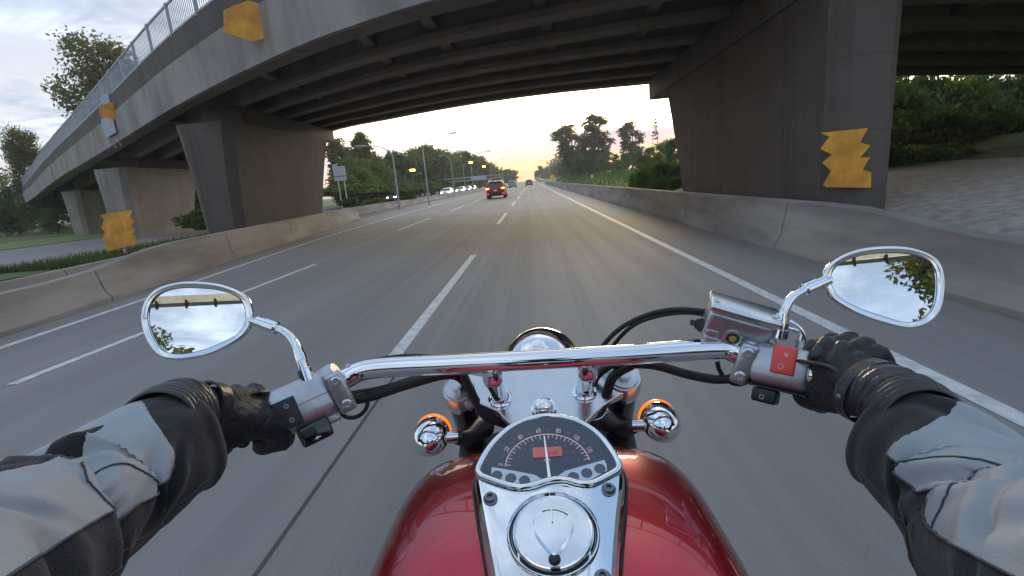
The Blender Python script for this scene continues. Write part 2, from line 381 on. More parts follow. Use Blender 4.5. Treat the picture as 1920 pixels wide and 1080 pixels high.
barrier('concrete_barrier', 'pale concrete barrier along the right shoulder running past the bridge pier', c_(RBX), 1, -12, 150, 5.0, lambda Y: 0.58+0.20*sstep(Y, 4.2, 6.8))
barrier('concrete_barrier', 'concrete median barrier on the left edge beside the left bridge pier', lbx, -1, -12, 29, 5.0, lambda Y: 0.54+0.24*sstep(Y, 7.2, 10.5)-0.25*sstep(Y, 22, 29))
barrier('median_barrier', 'low far concrete barrier along the median beyond the bridge', lambda Y: interp(Y, [29, 60, 400], [-13.2, -12.9, -12.6]), -1, 29, 260, 8.0, c_(0.7) if False else (lambda Y: 0.62))
barrier('low_concrete_kerb', 'second low concrete wall between median barrier and middle pier', lambda Y: lbx(Y)-2.3, -1, -10, 40, 5.0, lambda Y: 0.42)
MBg = MB()
struct(strip('median_strip', lambda Y: -17.5, lambda Y: lbx(Y)-0.3, -0.02, mat('gravel_ground', (0.20, 0.185, 0.16), 0.95, var=0.4, vscale=2.5, bump=0.5, bscale=20), [-40, 0, 10, 20, 30, 60, 120, 600]))
struct(strip('grass_verge', c_(-17.6), c_(-14.6), 0.03, GRASSM, [-40, 10, 30, 60, 120, 600]))
struct(strip('left_verge', c_(-46), c_(-33), 0.03, mat('bright_grass', (0.17, 0.24, 0.045), 0.95, var=0.35, vscale=1.2, bump=0.6, bscale=12), [-40, 10, 30, 60, 120, 600]))
# right verge: a low grassy bank
rows = []
for Y in [-20, 0, 20, 24, 28, 34, 42, 55, 75, 100, 140, 200, 300, 600]:
    rows.append([(RBX+0.55, Y, 0.0), (6.0, Y, 0.25), (8.5, Y, 0.9 if Y > 22 else 0.4), (12, Y, 1.35 if Y > 22 else 0.6), (18, Y, 1.6), (40, Y, 2.4), (90, Y, 3.0)])
struct(MB().grid(rows).build('right_bank', MATS['bright_grass'], smooth=180, fixn=False))
# grass tufts on the verges
def tufts(name, n, area, zf, h, m_, w=0.02):
    V = np.zeros((n*3, 3), np.float32)
    x = RNG.uniform(area[0], area[1], n); y = area[2]+(area[3]-area[2])*RNG.random(n)**1.7
    z = np.array([zf(a, b) for a, b in zip(x, y)])
    hh = h*RNG.uniform(0.5, 1.2, n); a = RNG.uniform(0, 6.28, n); s = 1+(y-area[2])/30
    dx, dy = np.cos(a)*w*s, np.sin(a)*w*s
    V[0::3] = np.stack([x-dx, y-dy, z], 1); V[1::3] = np.stack([x+dx, y+dy, z], 1); V[2::3] = np.stack([x+RNG.normal(0, h*0.3, n), y+RNG.normal(0, h*0.3, n), z+hh], 1)
    me = bpy.data.meshes.new(name); me.from_pydata(V.tolist(), [], np.arange(n*3).reshape(-1, 3).tolist()); me.materials.append(m_)
    o = bpy.data.objects.new(name, me); COL.objects.link(o); o['kind'] = 'stuff'; return o
bankz = lambda x, y: interp(x, [RBX+0.55, 6, 8.5, 12, 18, 40], [0, 0.25, 0.9, 1.35, 1.6, 2.4])
tufts('grass', 16000, (4.6, 17, 22.5, 120), bankz, 0.28, LEAF_S).__setitem__('label', 'short green grass on the bank beyond the right barrier')
tufts('grass', 9000, (-17.4, -14.0, 14, 70), lambda x, y: 0.02, 0.28, LEAF_S).__setitem__('label', 'rough grass strip in the wide median beyond the piers')

# ------------------------------------------------------------------ overpass
# plan curves of the two deck edges
NEAR = CRS([(-110, 92, 0), (-70, 64, 0), (-42, 41.5, 0), (-24, 27.0, 0), (-12.5, 17.6, 0), (-6.2, 12.9, 0), (-3.0, 11.0, 0), (-0.5, 10.0, 0), (5, 8.4, 0), (12, 8.0, 0), (22, 10.5, 0), (34, 15, 0)], 6)
FAR = CRS([(-101, 106, 0), (-62, 77, 0), (-35, 53.5, 0), (-18, 35.0, 0), (-10.8, 27.3, 0), (-6.8, 24.9, 0), (-3.0, 23.1, 0), (0.9, 22.1, 0), (5.7, 22.1, 0), (12, 22.2, 0), (21, 22.6, 0), (34, 24.5, 0)], 6)
def zsof(X): return interp(X, [-120, -60, -35, -12, 6, 12, 22, 34], [2.9, 4.25, 4.85, 5.0, 5.0, 4.65, 3.95, 3.2])
def across(f): return [n.lerp(q, f) for n, q in zip(NEAR, FAR)]
def ribbon(name, f0, f1, zb, zt, m_, parent, taper=None):
    a, b = across(f0), across(f1); rows = []
    for p, q in zip(a, b):
        z = zsof(p.x); rows.append([(p.x, p.y, z+zb), (q.x, q.y, z+zb), (q.x, q.y, z+zt), (p.x, p.y, z+zt)])
    return MB().grid(rows, closed=True, caps=True).build(name, m_, parent, smooth=30)
bridge = thing('overpass', 'grey concrete highway overpass crossing overhead on broad flared piers', 'bridge', (0, 16, 0))
ribbon('deck_slab', 0.012, 0.988, 1.0, 1.28, GIRD, bridge)
for i, f in enumerate([0.012, 0.18, 0.34, 0.50, 0.66, 0.82, 0.958]):
    w = 0.028
    ribbon('girder', f, f+w, 0.16, 1.0, GIRD, bridge)
    ribbon('girder_flange', f-0.010, f+w+0.010, 0.0, 0.157, GIRD, bridge)
ribbon('edge_beam', -0.012, 0.0095, 0.02, 1.30, CONC, bridge)
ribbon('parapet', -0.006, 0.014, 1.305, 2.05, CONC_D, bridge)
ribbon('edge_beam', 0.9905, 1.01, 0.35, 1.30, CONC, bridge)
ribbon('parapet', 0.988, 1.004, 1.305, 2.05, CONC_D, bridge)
# cross diaphragms between the girders
for ix in (10, 16, 22, 28, 34, 38, 43, 46, 50, 54, 58):
    for a0, a1 in ((0.044, 0.178), (0.212, 0.338), (0.372, 0.498), (0.532, 0.658), (0.692, 0.818), (0.852, 0.956)):
        p0 = NEAR[ix].lerp(FAR[ix], a0); p1 = NEAR[ix].lerp(FAR[ix], a1); t = (p1-p0).normalized(); s = Vector((-t.y, t.x, 0))*0.14; z = zsof(p0.x)
        MB().prism([p0-s+Vector((0, 0, z+0.25)), p1-s+Vector((0, 0, z+0.25)), p1+s+Vector((0, 0, z+0.25)), p0+s+Vector((0, 0, z+0.25))], (0, 0, 0.74)).build('diaphragm', GIRD, bridge)
# railing: posts, rails and pickets on the near parapet
rp = across(0.004); acc = 0; last = rp[0]; posts = []
dense = CRS(rp, 6)
dist = [0]
for a, b in zip(dense, dense[1:]): dist.append(dist[-1]+(b-a).length)
dist = np.array(dist); DX = np.array([p.x for p in dense]); DY = np.array([p.y for p in dense])
def rail_at(s): x = float(np.interp(s, dist, DX)); return Vector((x, float(np.interp(s, dist, DY)), zsof(x)+2.05))
s = 4.0; total = dist[-1]
pk = MB()
while s < total-2:
    p = rail_at(s); q = rail_at(s+2.4); t = (q-p).normalized(); nrm = Vector((-t.y, t.x, 0))
    MB().box(p+Vector((0, 0, 0.52)), (0.09, 0.09, 1.04), (t, nrm, Vector((0, 0, 1)))).build('rail_post', RAILM, bridge)
    for hz_ in (0.12, 0.98):
        MB().box((p+q)/2+Vector((0, 0, hz_)), ((q-p).length-0.1, 0.05, 0.06), ((q-p).normalized(), nrm, Vector((0, 0, 1)))).build('rail_bar', RAILM, bridge)
    for k in range(1, 16):
        c = p.lerp(q, k/16); pk.box(c+Vector((0, 0, 0.55)), (0.018, 0.018, 0.80), (t, nrm, Vector((0, 0, 1))))
    s += 2.4
o = pk.build('picket', RAILM, bridge, fixn=False); o['kind'] = 'stuff'

def pier(xa0, xa1, yn, yf, flare, zt, widen=0.5, nbot=0.0, m_=None):
    """wall pier: footprint x xa0..xa1, y yn..yf; sides flare out along the road towards the top"""
    rows = []
    for k in range(9):
        t = k/8; z = -0.3+(zt+0.3)*t; fl = flare*t**1.15; w = widen*t*t
        x0, x1, y0, y1 = xa0-w, xa1+w, yn-fl*nbot, yf+fl; c = 0.28
        rows.append([(x0+c, y0, z), (x1-c, y0, z), (x1, y0+c, z), (x1, y1-c, z), (x1-c, y1, z), (x0+c, y1, z), (x0, y1-c, z), (x0, y0+c, z)])
    mb = MB().grid(rows, closed=True, caps=True)
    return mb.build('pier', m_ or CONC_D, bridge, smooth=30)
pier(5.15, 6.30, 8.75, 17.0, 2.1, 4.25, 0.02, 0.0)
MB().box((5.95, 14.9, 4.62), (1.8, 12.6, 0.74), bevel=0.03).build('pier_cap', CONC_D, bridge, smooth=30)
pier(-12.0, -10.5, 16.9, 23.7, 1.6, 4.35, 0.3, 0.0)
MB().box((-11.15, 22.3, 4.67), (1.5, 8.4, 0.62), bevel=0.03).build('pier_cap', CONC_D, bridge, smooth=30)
pier(-26.2, -24.5, 28.6, 34.0, 1.4, 4.3, 0.2, 0.0, PIER_LIT)
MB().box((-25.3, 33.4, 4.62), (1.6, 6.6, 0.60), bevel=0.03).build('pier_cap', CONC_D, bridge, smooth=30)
pier(-44.5, -43.0, 44.5, 52.5, 1.3, 4.2, 0.2, 0.0, PIER_LIT)
# abutment slope paving on the right with a strip of soil above it
def slab_rows():
    rows = []
    for Y in (1.5, 5, 8, 11, 15, 20, 26):
        rows.append([(5.0, Y, -0.1), (7.0, Y, 0.35), (9.0, Y, 0.75), (11.2, Y, 1.0)])
    return rows
sp = thing('slope_paving', 'pale concrete slope paving under the right end of the overpass', 'paving', (9, 12, 0))
for i in range(6):
    ys = [(1.5, 5.5), (5.53, 9.5), (9.53, 13.5), (13.53, 17.5), (17.53, 21.5), (21.53, 26)][i]
    rows = [[(4.6, Y, 0.05), (7.0, Y, 0.58), (9.0, Y, 0.82), (12.0, Y, 0.98), (12.0, Y, 0.5), (4.6, Y, -0.2)] for Y in ys]
    MB().grid(rows, closed=True, caps=True).build('paving_slab', PAVE, sp)
rows = []
for Y in (-5, 2, 6, 10, 14, 18, 24, 30, 40):
    rows.append([(11.9, Y, 0.92), (14, Y, 1.1), (17, Y, 1.3), (22, Y, 1.6), (34, Y, 2.4), (60, Y, 3.0)])
struct(MB().grid(rows).build('embankment', DIRTG, smooth=180, fixn=False))

# ------------------------------------------------------------------ hazard boards on piers and parapet
def zigzag_board(px0, px1, py0, py1, Y, teeth, sh, label, wobble):
    """jagged orange board: outline in metres on an upright plane"""
    a = PY(px0, py0, Y); b = PY(px1, py1, Y)
    w = b.x-a.x; h = a.z-b.z
    root = thing('hazard_board', label, 'road sign', (a.x+w/2, Y, b.z))
    L = [(0, 0)]; Rr = []
    n = teeth
    for k in range(n):
        z0 = h*k/n; z1 = h*(k+1)/n
        L += [(wobble[k % len(wobble)]*w*0.5, z0+h/n*0.30), (-wobble[(k+1) % len(wobble)]*w*0.6, z0+h/n*0.93)]
    L.append((0, h))
    left = [(x, z) for x, z in L]; right = [(x+w, z) for x, z in L][::-1]
    pts = [Vector((a.x+x, Y, b.z+z)) for x, z in left+right]
    MB().prism(pts, (0, 0.02, 0)).build('board', ORANGE, root)
    return root, a, b, w, h
def board_px(pts, Y, label):
    P = [PY(x, y, Y) for x, y in pts]; c = sum(P, Vector())/len(P); r = thing('hazard_board', label, 'road sign', (c.x, Y, min(p.z for p in P)))
    MB().prism(P, (0, 0.02, 0)).build('board', ORANGE, r); return r, c
r, c = board_px([(1538, 249), (1556, 256), (1539, 279), (1560, 290), (1542, 305), (1559, 321), (1544, 347), (1550, 351), (1633, 352), (1634, 323), (1618, 318), (1632, 294), (1612, 296), (1633, 273), (1612, 267), (1628, 240)], 8.62, 'orange jagged hazard board on the end of the right bridge pier')
MB().box((c.x, 8.69, c.z), (0.4, 0.10, 0.08)).build('bracket', STEEL, r)
r, c = board_px([(187, 403), (195, 412), (189, 427), (197, 435), (192, 447), (199, 455), (196, 462), (204, 471), (257, 457), (254, 443), (247, 440), (254, 431), (246, 425), (252, 414), (243, 408), (249, 393)], 16.6, 'orange jagged hazard board standing before the middle pier on the left')
MB().box((c.x, 16.66, c.z/2), (0.07, 0.07, c.z+0.6)).build('post', STEEL, r)
def diamond(name, c, sz, m_, label, backing=None):
    root = thing(name, label, 'road sign', c)
    c = Vector(c); n = (CAM0-c); n.z = 0; n.normalize(); u = Vector((0, 0, 1)); t = u.cross(n); t = t if t.x > 0 else -t
    h = sz*0.9
    pts = [c+t*(-sz*0.52)+u*(-h*0.30), c+t*(sz*0.05)+u*(-h*0.50), c+t*sz*0.5+u*(-h*0.34), c+t*sz*0.5+u*h*0.40, c+t*(sz*0.12)+u*h*0.5, c+t*(-sz*0.22)+u*h*0.34, c+t*(-sz*0.44)+u*h*0.22]
    MB().prism(pts, n*0.03).build('board', m_, root)
    MB().box(c-n*0.30, (0.08, 0.56, 0.10), (t, n, u)).build('bracket', STEEL, root)
    return root
def edge_pt(px, py):
    best = None
    for i in range(len(dense)):
        p = dense[i]; z = zsof(p.x)+1.9; q = PX((p.x, p.y, z))
        if (Vector((p.x, p.y, z))-CAM0).dot(CF) > 0.5:
            e = abs(q[0]-px)
            if best is None or e < best[0]: best = (e, p.x, p.y, z)
    return best[1:]
ep = edge_pt(462, 40); e2 = edge_pt(207, 208)
pp = PY(462, 40, ep[1]-0.7); diamond('clearance_marker', (pp.x, pp.y, pp.z), 1.05, ORANGE, 'orange marker board high on the overpass railing, the nearer of two')
pp2 = PY(207, 208, e2[1]-0.7); diamond('clearance_marker', (pp2.x, pp2.y, pp2.z), 0.86, ORANGE, 'orange marker board on the overpass railing near the lone tree')
r_ = thing('railing_sign', 'blue-grey stepped sign panel fixed behind the farther orange marker', 'road sign', (pp2.x-0.8, pp2.y+0.7, pp2.z))
cc = Vector((pp2.x-0.75, pp2.y+0.75, pp2.z)); tt = Vector((0.8, -0.6, 0)); nn = Vector((-0.6, -0.8, 0))
MB().box(cc+Vector((0, 0, 0.45)), (1.5, 0.04, 0.9), (tt, nn, Vector((0, 0, 1)))).build('panel', SIGNB, r_)
MB().box(cc+Vector((-0.15, 0, -0.5)), (2.1, 0.04, 0.9), (tt, nn, Vector((0, 0, 1)))).build('panel', SIGNB, r_)
for dx in (-0.5, 0.5): MB().box(cc+tt*dx+Vector((0, 0.08, -0.2)), (0.06, 0.06, 2.6), (tt, nn, Vector((0, 0, 1)))).build('post', STEEL, r_)

# ------------------------------------------------------------------ vegetation
def mesh_np(name, V, Fq, m_):
    me = bpy.data.meshes.new(name); n = len(V); q = len(Fq)
    me.vertices.add(n); me.vertices.foreach_set('co', V.astype(np.float32).ravel())
    me.loops.add(q*4); me.loops.foreach_set('vertex_index', Fq.astype(np.int32).ravel())
    me.polygons.add(q); me.polygons.foreach_set('loop_start', np.arange(q, dtype=np.int32)*4)
    me.update(calc_edges=True); me.materials.append(m_); return me
def leaf_quads(C, size, rng, flat=0.0):
    n = len(C); a = rng.normal(size=(n, 3)); a[:, 2] *= (1-flat); a /= np.linalg.norm(a, axis=1)[:, None]
    b = np.cross(a, rng.normal(size=(n, 3))); b /= np.linalg.norm(b, axis=1)[:, None]
    s = (size*rng.uniform(0.55, 1.25, n))[:, None]
    V = np.empty((n*4, 3)); V[0::4] = C-a*s; V[1::4] = C+b*s*0.55; V[2::4] = C+a*s; V[3::4] = C-b*s*0.55
    return V, np.arange(n*4).reshape(-1, 4)
def crown_broad(seed, h, r, n, leaf, base=0.25, m_=None, lumps=34):
    rng = np.random.default_rng(seed)
    k = lumps; u = rng.normal(size=(k, 3)); u /= np.linalg.norm(u, axis=1)[:, None]
    rad = rng.uniform(0.45, 1.0, k)[:, None]
    hh = h*(1-base)/2
    cen = u*rad*np.array([r, r, hh])*0.85; cen[:, 2] = (np.linspace(-0.92, 0.92, k)+rng.normal(0, 0.05, k))*hh; t = (cen[:, 2]/hh+1)/2
    cen[:, :2] *= (0.55+0.75*np.sin(np.pi*np.clip(t*0.8+0.12, 0, 1)))[:, None]*0.85
    cen[:, 2] += h*base+hh
    lr = rng.uniform(0.22, 0.42, k)*r
    idx = rng.integers(0, k, n); d = rng.normal(size=(n, 3)); d /= np.linalg.norm(d, axis=1)[:, None]
    C = cen[idx]+d*(lr[idx]*rng.uniform(0.35, 1.15, n))[:, None]*np.array([1, 1, 0.8])
    return mesh_np('crown', *leaf_quads(C, leaf, rng), m_)
def crown_conifer(seed, h, r, n, leaf, m_=None, sparse=0.0):
    rng = np.random.default_rng(seed); nb = int(h*9)
    zb = h*(0.12+0.86*np.sort(rng.random(nb))); az = rng.random(nb)*2*np.pi
    L = r*(1-(zb/h))**0.8*rng.uniform(0.55, 1.15, nb)+0.15
    idx = rng.choice(nb, n, p=(L+0.1)/np.sum(L+0.1)); t = rng.random(n)**0.75
    spread = (0.10+0.22*(1-t))*L[idx]
    C = np.stack([np.cos(az[idx])*L[idx]*t, np.sin(az[idx])*L[idx]*t, zb[idx]-L[idx]*t*0.28+0.12*t*t*L[idx]], 1)
    C += rng.normal(size=(n, 3))*spread[:, None]*np.array([0.6, 0.6, 0.22])
    return mesh_np('crown', *leaf_quads(C, leaf, rng, 0.5), m_)
def trunk_mesh(seed, h, r, limbs, reach):
    rng = random.Random(seed); mb = MB()
    x = y = 0; pts = []
    for k in range(7): pts.append((x, y, h*k/6-0.2)); x += rng.uniform(-.02, .02)*h; y += rng.uniform(-.02, .02)*h
    mb.tube(pts, [r*(1-0.12*k) for k in range(7)], 7)
    for k in range(limbs):
        t = rng.uniform(0.35, 0.95); p = Vector(pts[int(t*6)]); a = rng.uniform(0, 6.28); L = reach*rng.uniform(0.5, 1)
        q = p+Vector((math.cos(a)*L*0.5, math.sin(a)*L*0.5, L*0.35)); e = p+Vector((math.cos(a)*L, math.sin(a)*L, L*0.8))
        mb.tube([p, q, e], [r*0.4, r*0.25, r*0.08], 5)
    me = bpy.data.meshes.new('trunk'); me.from_pydata(mb.v, [], mb.f); me.materials.append(BARK); return me
VAR = {
 'broad0': (crown_broad(1, 12, 4.2, 5200, 0.34, 0.16, LEAF_A), trunk_mesh(1, 9, 0.22, 9, 3.2)),
 'broad1': (crown_broad(2, 12, 3.6, 5000, 0.34, 0.12, LEAF_A, 28), trunk_mesh(2, 9, 0.20, 9, 3.0)),
 'broad2': (crown_broad(3, 12, 4.6, 5600, 0.34, 0.10, LEAF_B, 40), trunk_mesh(3, 9, 0.22, 9, 3.4)),
 'broad3': (crown_broad(8, 12, 5.2, 6000, 0.32, 0.06, LEAF_A, 50), trunk_mesh(5, 9, 0.22, 9, 3.4)),
 'open0': (crown_broad(4, 12, 2.6, 4200, 0.27, 0.16, LEAF_B, 46), trunk_mesh(4, 11.2, 0.17, 18, 2.3)),
 'open1': (crown_broad(5, 12, 2.4, 4200, 0.27, 0.08, LEAF_B, 50), trunk_mesh(6, 11.4, 0.16, 20, 2.0)),
 'con0': (crown_conifer(6, 14, 3.0, 5200, 0.28, LEAF_C), trunk_mesh(7, 13.7, 0.18, 0, 1)),
 'con1': (crown_conifer(7, 14, 2.4, 4600, 0.28, LEAF_C), trunk_mesh(8, 13.7, 0.16, 0, 1)),
 'bare': (crown_conifer(9, 14, 2.0, 700, 0.20, LEAF_C), trunk_mesh(9, 14.2, 0.10, 0, 1)),
}
HREF = {'broad': 12, 'open': 12, 'con': 14, 'bare': 14}
TREES = []
ORD = 'first second third fourth fifth sixth seventh eighth ninth tenth eleventh twelfth thirteenth fourteenth fifteenth sixteenth seventeenth eighteenth nineteenth twentieth twenty-first twenty-second twenty-third twenty-fourth twenty-fifth twenty-sixth twenty-seventh twenty-eighth twenty-ninth thirtieth thirty-first thirty-second thirty-third thirty-fourth thirty-fifth thirty-sixth thirty-seventh thirty-eighth thirty-ninth fortieth forty-first forty-second forty-third forty-fourth forty-fifth'.split()
def tree(kind, x, y, h, z0=0.0, wide=1.0, label=None, group=None, name=None):
    cm, tm = VAR[kind]; s = h/HREF[kind.rstrip('0123456789')]
    nm = name or {'b': 'broadleaf_tree', 'o': 'slender_tree', 'c': 'conifer_tree'}.get(kind[0], 'broadleaf_tree')
    if kind == 'bare': nm = 'bare_conifer'
    r = thing(nm, label or '', 'tree', (x, y, z0), group)
    for n_, me in (('crown', cm), ('trunk', tm)):
        o = bpy.data.objects.new(n_, me); COL.objects.link(o); o.parent = r
    r.scale = (s*wide, s*wide, s); r.rotation_euler[2] = random.uniform(0, 6.28)
    if not label: TREES.append(r)
    return r
def tree_px(kind, px, pytop, Y, z0=0.0, **kw):
    """tree whose top shows at the given height when it stands Y metres ahead"""
    p = PY(px, pytop, Y); return tree(kind, p.x, Y, p.z-z0, z0, **kw)
# left wood seen through the opening
LW = [(632, 262, 78, 'open0'), (668, 250, 80, 'open1'), (690, 300, 84, 'broad1'), (650, 300, 74, 'broad0'), (712, 292, 98, 'con1'), (728, 280, 102, 'con0'), (742, 288, 100, 'broad1'),
      (760, 290, 108, 'broad3'), (778, 286, 116, 'broad2'), (798, 276, 120, 'broad0'), (815, 284, 122, 'broad2'), (832, 290, 132, 'broad3'), (850, 292, 140, 'broad0'), (866, 286, 150, 'broad1'),
      (880, 298, 160, 'broad2'), (894, 296, 175, 'broad0'), (708, 312, 88, 'broad3'), (668, 316, 72, 'broad3'), (735, 322, 94, 'broad0'), (770, 320, 104, 'broad2'), (808, 322, 112, 'broad1'), (846, 322, 128, 'broad3'),
      (906, 304, 200, 'broad3'), (918, 310, 225, 'con0'), (930, 314, 250, 'broad1'), (940, 312, 265, 'con1'), (951, 318, 300, 'broad0'), (961, 320, 330, 'broad2'), (640, 330, 66, 'broad2'), (700, 334, 80, 'broad1')]
LW += [(658, 280, 86, 'broad0'), (684, 288, 92, 'broad2'), (722, 300, 106, 'broad3'), (752, 298, 112, 'broad0'), (788, 296, 124, 'broad1'), (824, 298, 134, 'broad0'), (860, 300, 152, 'broad3'), (886, 304, 178, 'broad1'), (912, 312, 215, 'broad0'), (645, 300, 92, 'con0'), (700, 282, 110, 'con1')]
for px, py, Y, k in LW: tree_px(k, px, py, Y, wide=1.35 if k[0] == 'b' else 1.1)
ntl = len(TREES)
for i, t in enumerate(sorted(TREES, key=lambda o: PX(o.location)[0])):
    kd = {'broadleaf_tree': 'rounded leafy tree', 'slender_tree': 'slender sunlit tree', 'conifer_tree': 'pointed dark conifer'}[t.name.split('.')[0]]
    t['label'] = f"{kd}, {ORD[i]} from the left in the wood beyond the oncoming lanes"; t['group'] = 'trees in the wood left of the highway'
TREES.clear()
RW = [(1066, 236, 150, 'open0', 1.7), (1092, 262, 155, 'broad1', 0.8), (1117, 216, 150, 'open1', 1.5), (1182, 230, 140, 'open0', 1.3), (1072, 285, 160, 'broad0', 1), (1108, 282, 150, 'broad3', 1), (1135, 284, 142, 'broad2', 1),
      (1152, 290, 120, 'broad1', 1), (1172, 288, 110, 'broad0', 1), (1195, 282, 95, 'broad3', 1), (1218, 278, 80, 'broad0', 1), (1244, 268, 66, 'broad3', 1.1), (1232, 290, 60, 'broad2', 1), (1262, 262, 52, 'broad0', 1.2), (1058, 300, 190, 'broad2', 1),
      (1046, 306, 230, 'broad0', 1), (1034, 314, 280, 'con0', 1.2), (1024, 316, 330, 'broad1', 1.1), (1013, 312, 360, 'broad0', 0.9), (1006, 320, 420, 'broad2', 1)]
RW += [(1085, 292, 125, 'broad2', 1.2), (1125, 296, 112, 'broad1', 1.2), (1205, 292, 78, 'broad2', 1.1), (1160, 300, 98, 'broad3', 1.1)]
for px, py, Y, k, w in RW: tree_px(k, px, py, Y, 1.2, wide=w)
tree_px('bare', 1228, 205, 72, 1.2, label='tall thin bare-topped conifer beside the right bridge pier', wide=0.9)
for i, t in enumerate(sorted(TREES, key=lambda o: PX(o.location)[0])):
    kd = {'broadleaf_tree': 'rounded leafy tree', 'slender_tree': 'tall open-crowned tree', 'conifer_tree': 'pointed dark conifer'}[t.name.split('.')[0]]
    t['label'] = f"{kd}, {ORD[i]} from the left on the bank right of the highway"; t['group'] = 'trees on the bank right of the highway'
TREES.clear()
# two trees seen above the left end of the bridge
VAR['lone'] = (crown_broad(21, 12, 3.4, 26000, 0.13, 0.10, LEAF_B, 90), trunk_mesh(21, 10.5, 0.2, 16, 2.8)); HREF['lone'] = 12
tree_px('lone', 188, 78, 60, name='broadleaf_tree', label='lone leafy tree rising above the left of the overpass railing', wide=1.0)
tree_px('lone', 38, 245, 62, name='broadleaf_tree', label='dark tree at the far left edge beyond the overpass', wide=0.8)
for i, (px, py, Y) in enumerate([(-20, 330, 66), (330, 300, 60), (375, 300, 64), (410, 320, 58), (300, 330, 62), (20, 380, 70), (90, 370, 60)]):
    tree_px('broad3', px, py, Y, wide=1.2, label=f'{ORD[i]} bushy tree of those seen under the left spans behind the piers', group='trees behind the left piers')
VAR['near'] = (crown_broad(41, 12, 3.7, 40000, 0.15, 0.10, LEAF_B, 60), VAR['lone'][1]); HREF['near'] = 12
# distant woods both sides, a far mass
rng = np.random.default_rng(5)
def woods(name, xs, Y0, Y1, hmin, hmax, n, label):
    C = []
    for k in range(n):
        Y = rng.uniform(Y0, Y1); x = xs+rng.normal(0, 6)*math.copysign(1, xs); h = rng.uniform(hmin, hmax); m_ = 90
        u = rng.normal(size=(m_, 3)); u /= np.linalg.norm(u, axis=1)[:, None]
        C.append(np.array([x, Y, h*0.5])+u*np.array([h*0.38, h*0.38, h*0.5])*rng.uniform(0.6, 1.05, (m_, 1)))
    C = np.concatenate(C); V, Fq = leaf_quads(C, 1.6, rng)
    o = bpy.data.objects.new(name, mesh_np(name, V, Fq, LEAF_A)); COL.objects.link(o); o['kind'] = 'stuff'; o['label'] = label
woods('distant_woods', -52, 260, 900, 13, 22, 260, 'far dark wood lining the left of the highway')
woods('distant_woods', 34, 330, 900, 14, 22, 200, 'far dark wood lining the right of the highway')
# bushes
def bush_mesh(seed, rx, ry, rz, n, leaf, m_):
    rng = np.random.default_rng(seed); k = 26
    u = rng.normal(size=(k, 3)); u[:, 2] = np.abs(u[:, 2]); u /= np.linalg.norm(u, axis=1)[:, None]
    cen = u*np.array([rx, ry, rz])*rng.uniform(0.35, 0.8, (k, 1)); lr = rng.uniform(0.25, 0.42, k)
    idx = rng.integers(0, k, n); d = rng.normal(size=(n, 3)); d /= np.linalg.norm(d, axis=1)[:, None]
    C = cen[idx]+d*(lr[idx]*rng.uniform(0.5, 1.1, n))[:, None]*np.array([rx, ry, rz]); C[:, 2] = np.abs(C[:, 2])
    return mesh_np('bush', *leaf_quads(C, leaf, rng), m_)
BUSH = [bush_mesh(31, 1, 1, 1, 11000, 0.055, LEAF_S), bush_mesh(32, 1, 1, 1, 11000, 0.055, LEAF_S), bush_mesh(33, 1, 1, 0.9, 5000, 0.085, LEAF_A)]
def bush(v, x, y, z, sx, sy, sz, label, group=None):
    o = bpy.data.objects.new('bush', BUSH[v]); COL.objects.link(o); o.location = (x, y, z); o.scale = (sx, sy, sz); o.rotation_euler[2] = random.uniform(-0.4, 0.4)
    tagm(o, label, 'bush', group)
def bush_px(v, px, pybase, pytop, Y, sx, label, group=None, zb=None):
    b = PY(px, pybase, Y); t = PY(px, pytop, Y); bush(v, b.x, Y, b.z-0.1, sx, sx, (t.z-b.z)*0.95, label, group)
B = 'bushes on the embankment under the right span'
for i, (px, pb, pt, Y, sx) in enumerate([(1690, 318, 205, 21, 2.4), (1760, 305, 190, 22, 2.6), (1830, 300, 185, 23, 2.8), (1905, 318, 190, 23, 2.9), (1990, 320, 180, 24, 3.0), (1730, 275, 112, 28, 3.2), (1815, 265, 125, 30, 3.4), (1920, 262, 108, 30, 3.6),
                                         (1650, 262, 120, 26, 3.0), (1672, 330, 255, 16, 1.4), (1780, 322, 262, 16.5, 1.6), (1890, 330, 262, 17, 1.8)]):
    bush_px(i % 2, px, pb, pt, Y, sx, f'{ORD[i]} leafy green bush along the bank above the concrete slope', B)
for i, (px, pb, pt, Y, sx) in enumerate([(1222, 352, 292, 30, 1.2), (1255, 356, 285, 27, 1.3), (1205, 352, 306, 33, 1.0), (1285, 356, 290, 26, 1.2), (1243, 360, 325, 24.5, 0.8), (1272, 362, 320, 23.5, 0.8)]):
    bush_px(i % 2, px, pb, pt, Y, sx, f'{ORD[i]} dense bush in the clump against the far end of the right pier', 'bushes beside the right pier')
for i, (px, pt, Y) in enumerate([(640, 350, 62), (668, 352, 70), (695, 350, 78), (722, 348, 88), (750, 347, 96), (780, 344, 104), (812, 342, 116), (842, 340, 130), (870, 338, 145)]):
    bush_px(2, px, 364-(px-640)*0.06, pt-8, Y, 5.5, f'{ORD[i]} dark shrub from the left along the foot of the left wood', 'shrubs along the foot of the left wood')
bush_px(1, 762, 372, 350, 42, 0.9, 'round dark bush in the median near the first street lamp')
bush_px(2, 655, 384, 366, 30, 0.7, 'scrubby pale bush in the median just past the left pier')
bush_px(2, 700, 378, 368, 36, 0.9, 'flat scrubby bush in the median left of the round bush')
bush_px(2, 375, 420, 385, 24, 1.3, 'green bush between the left pier and the middle pier')
bush_px(0, 400, 424, 392, 22, 0.9, 'smaller green bush touching the left pier')
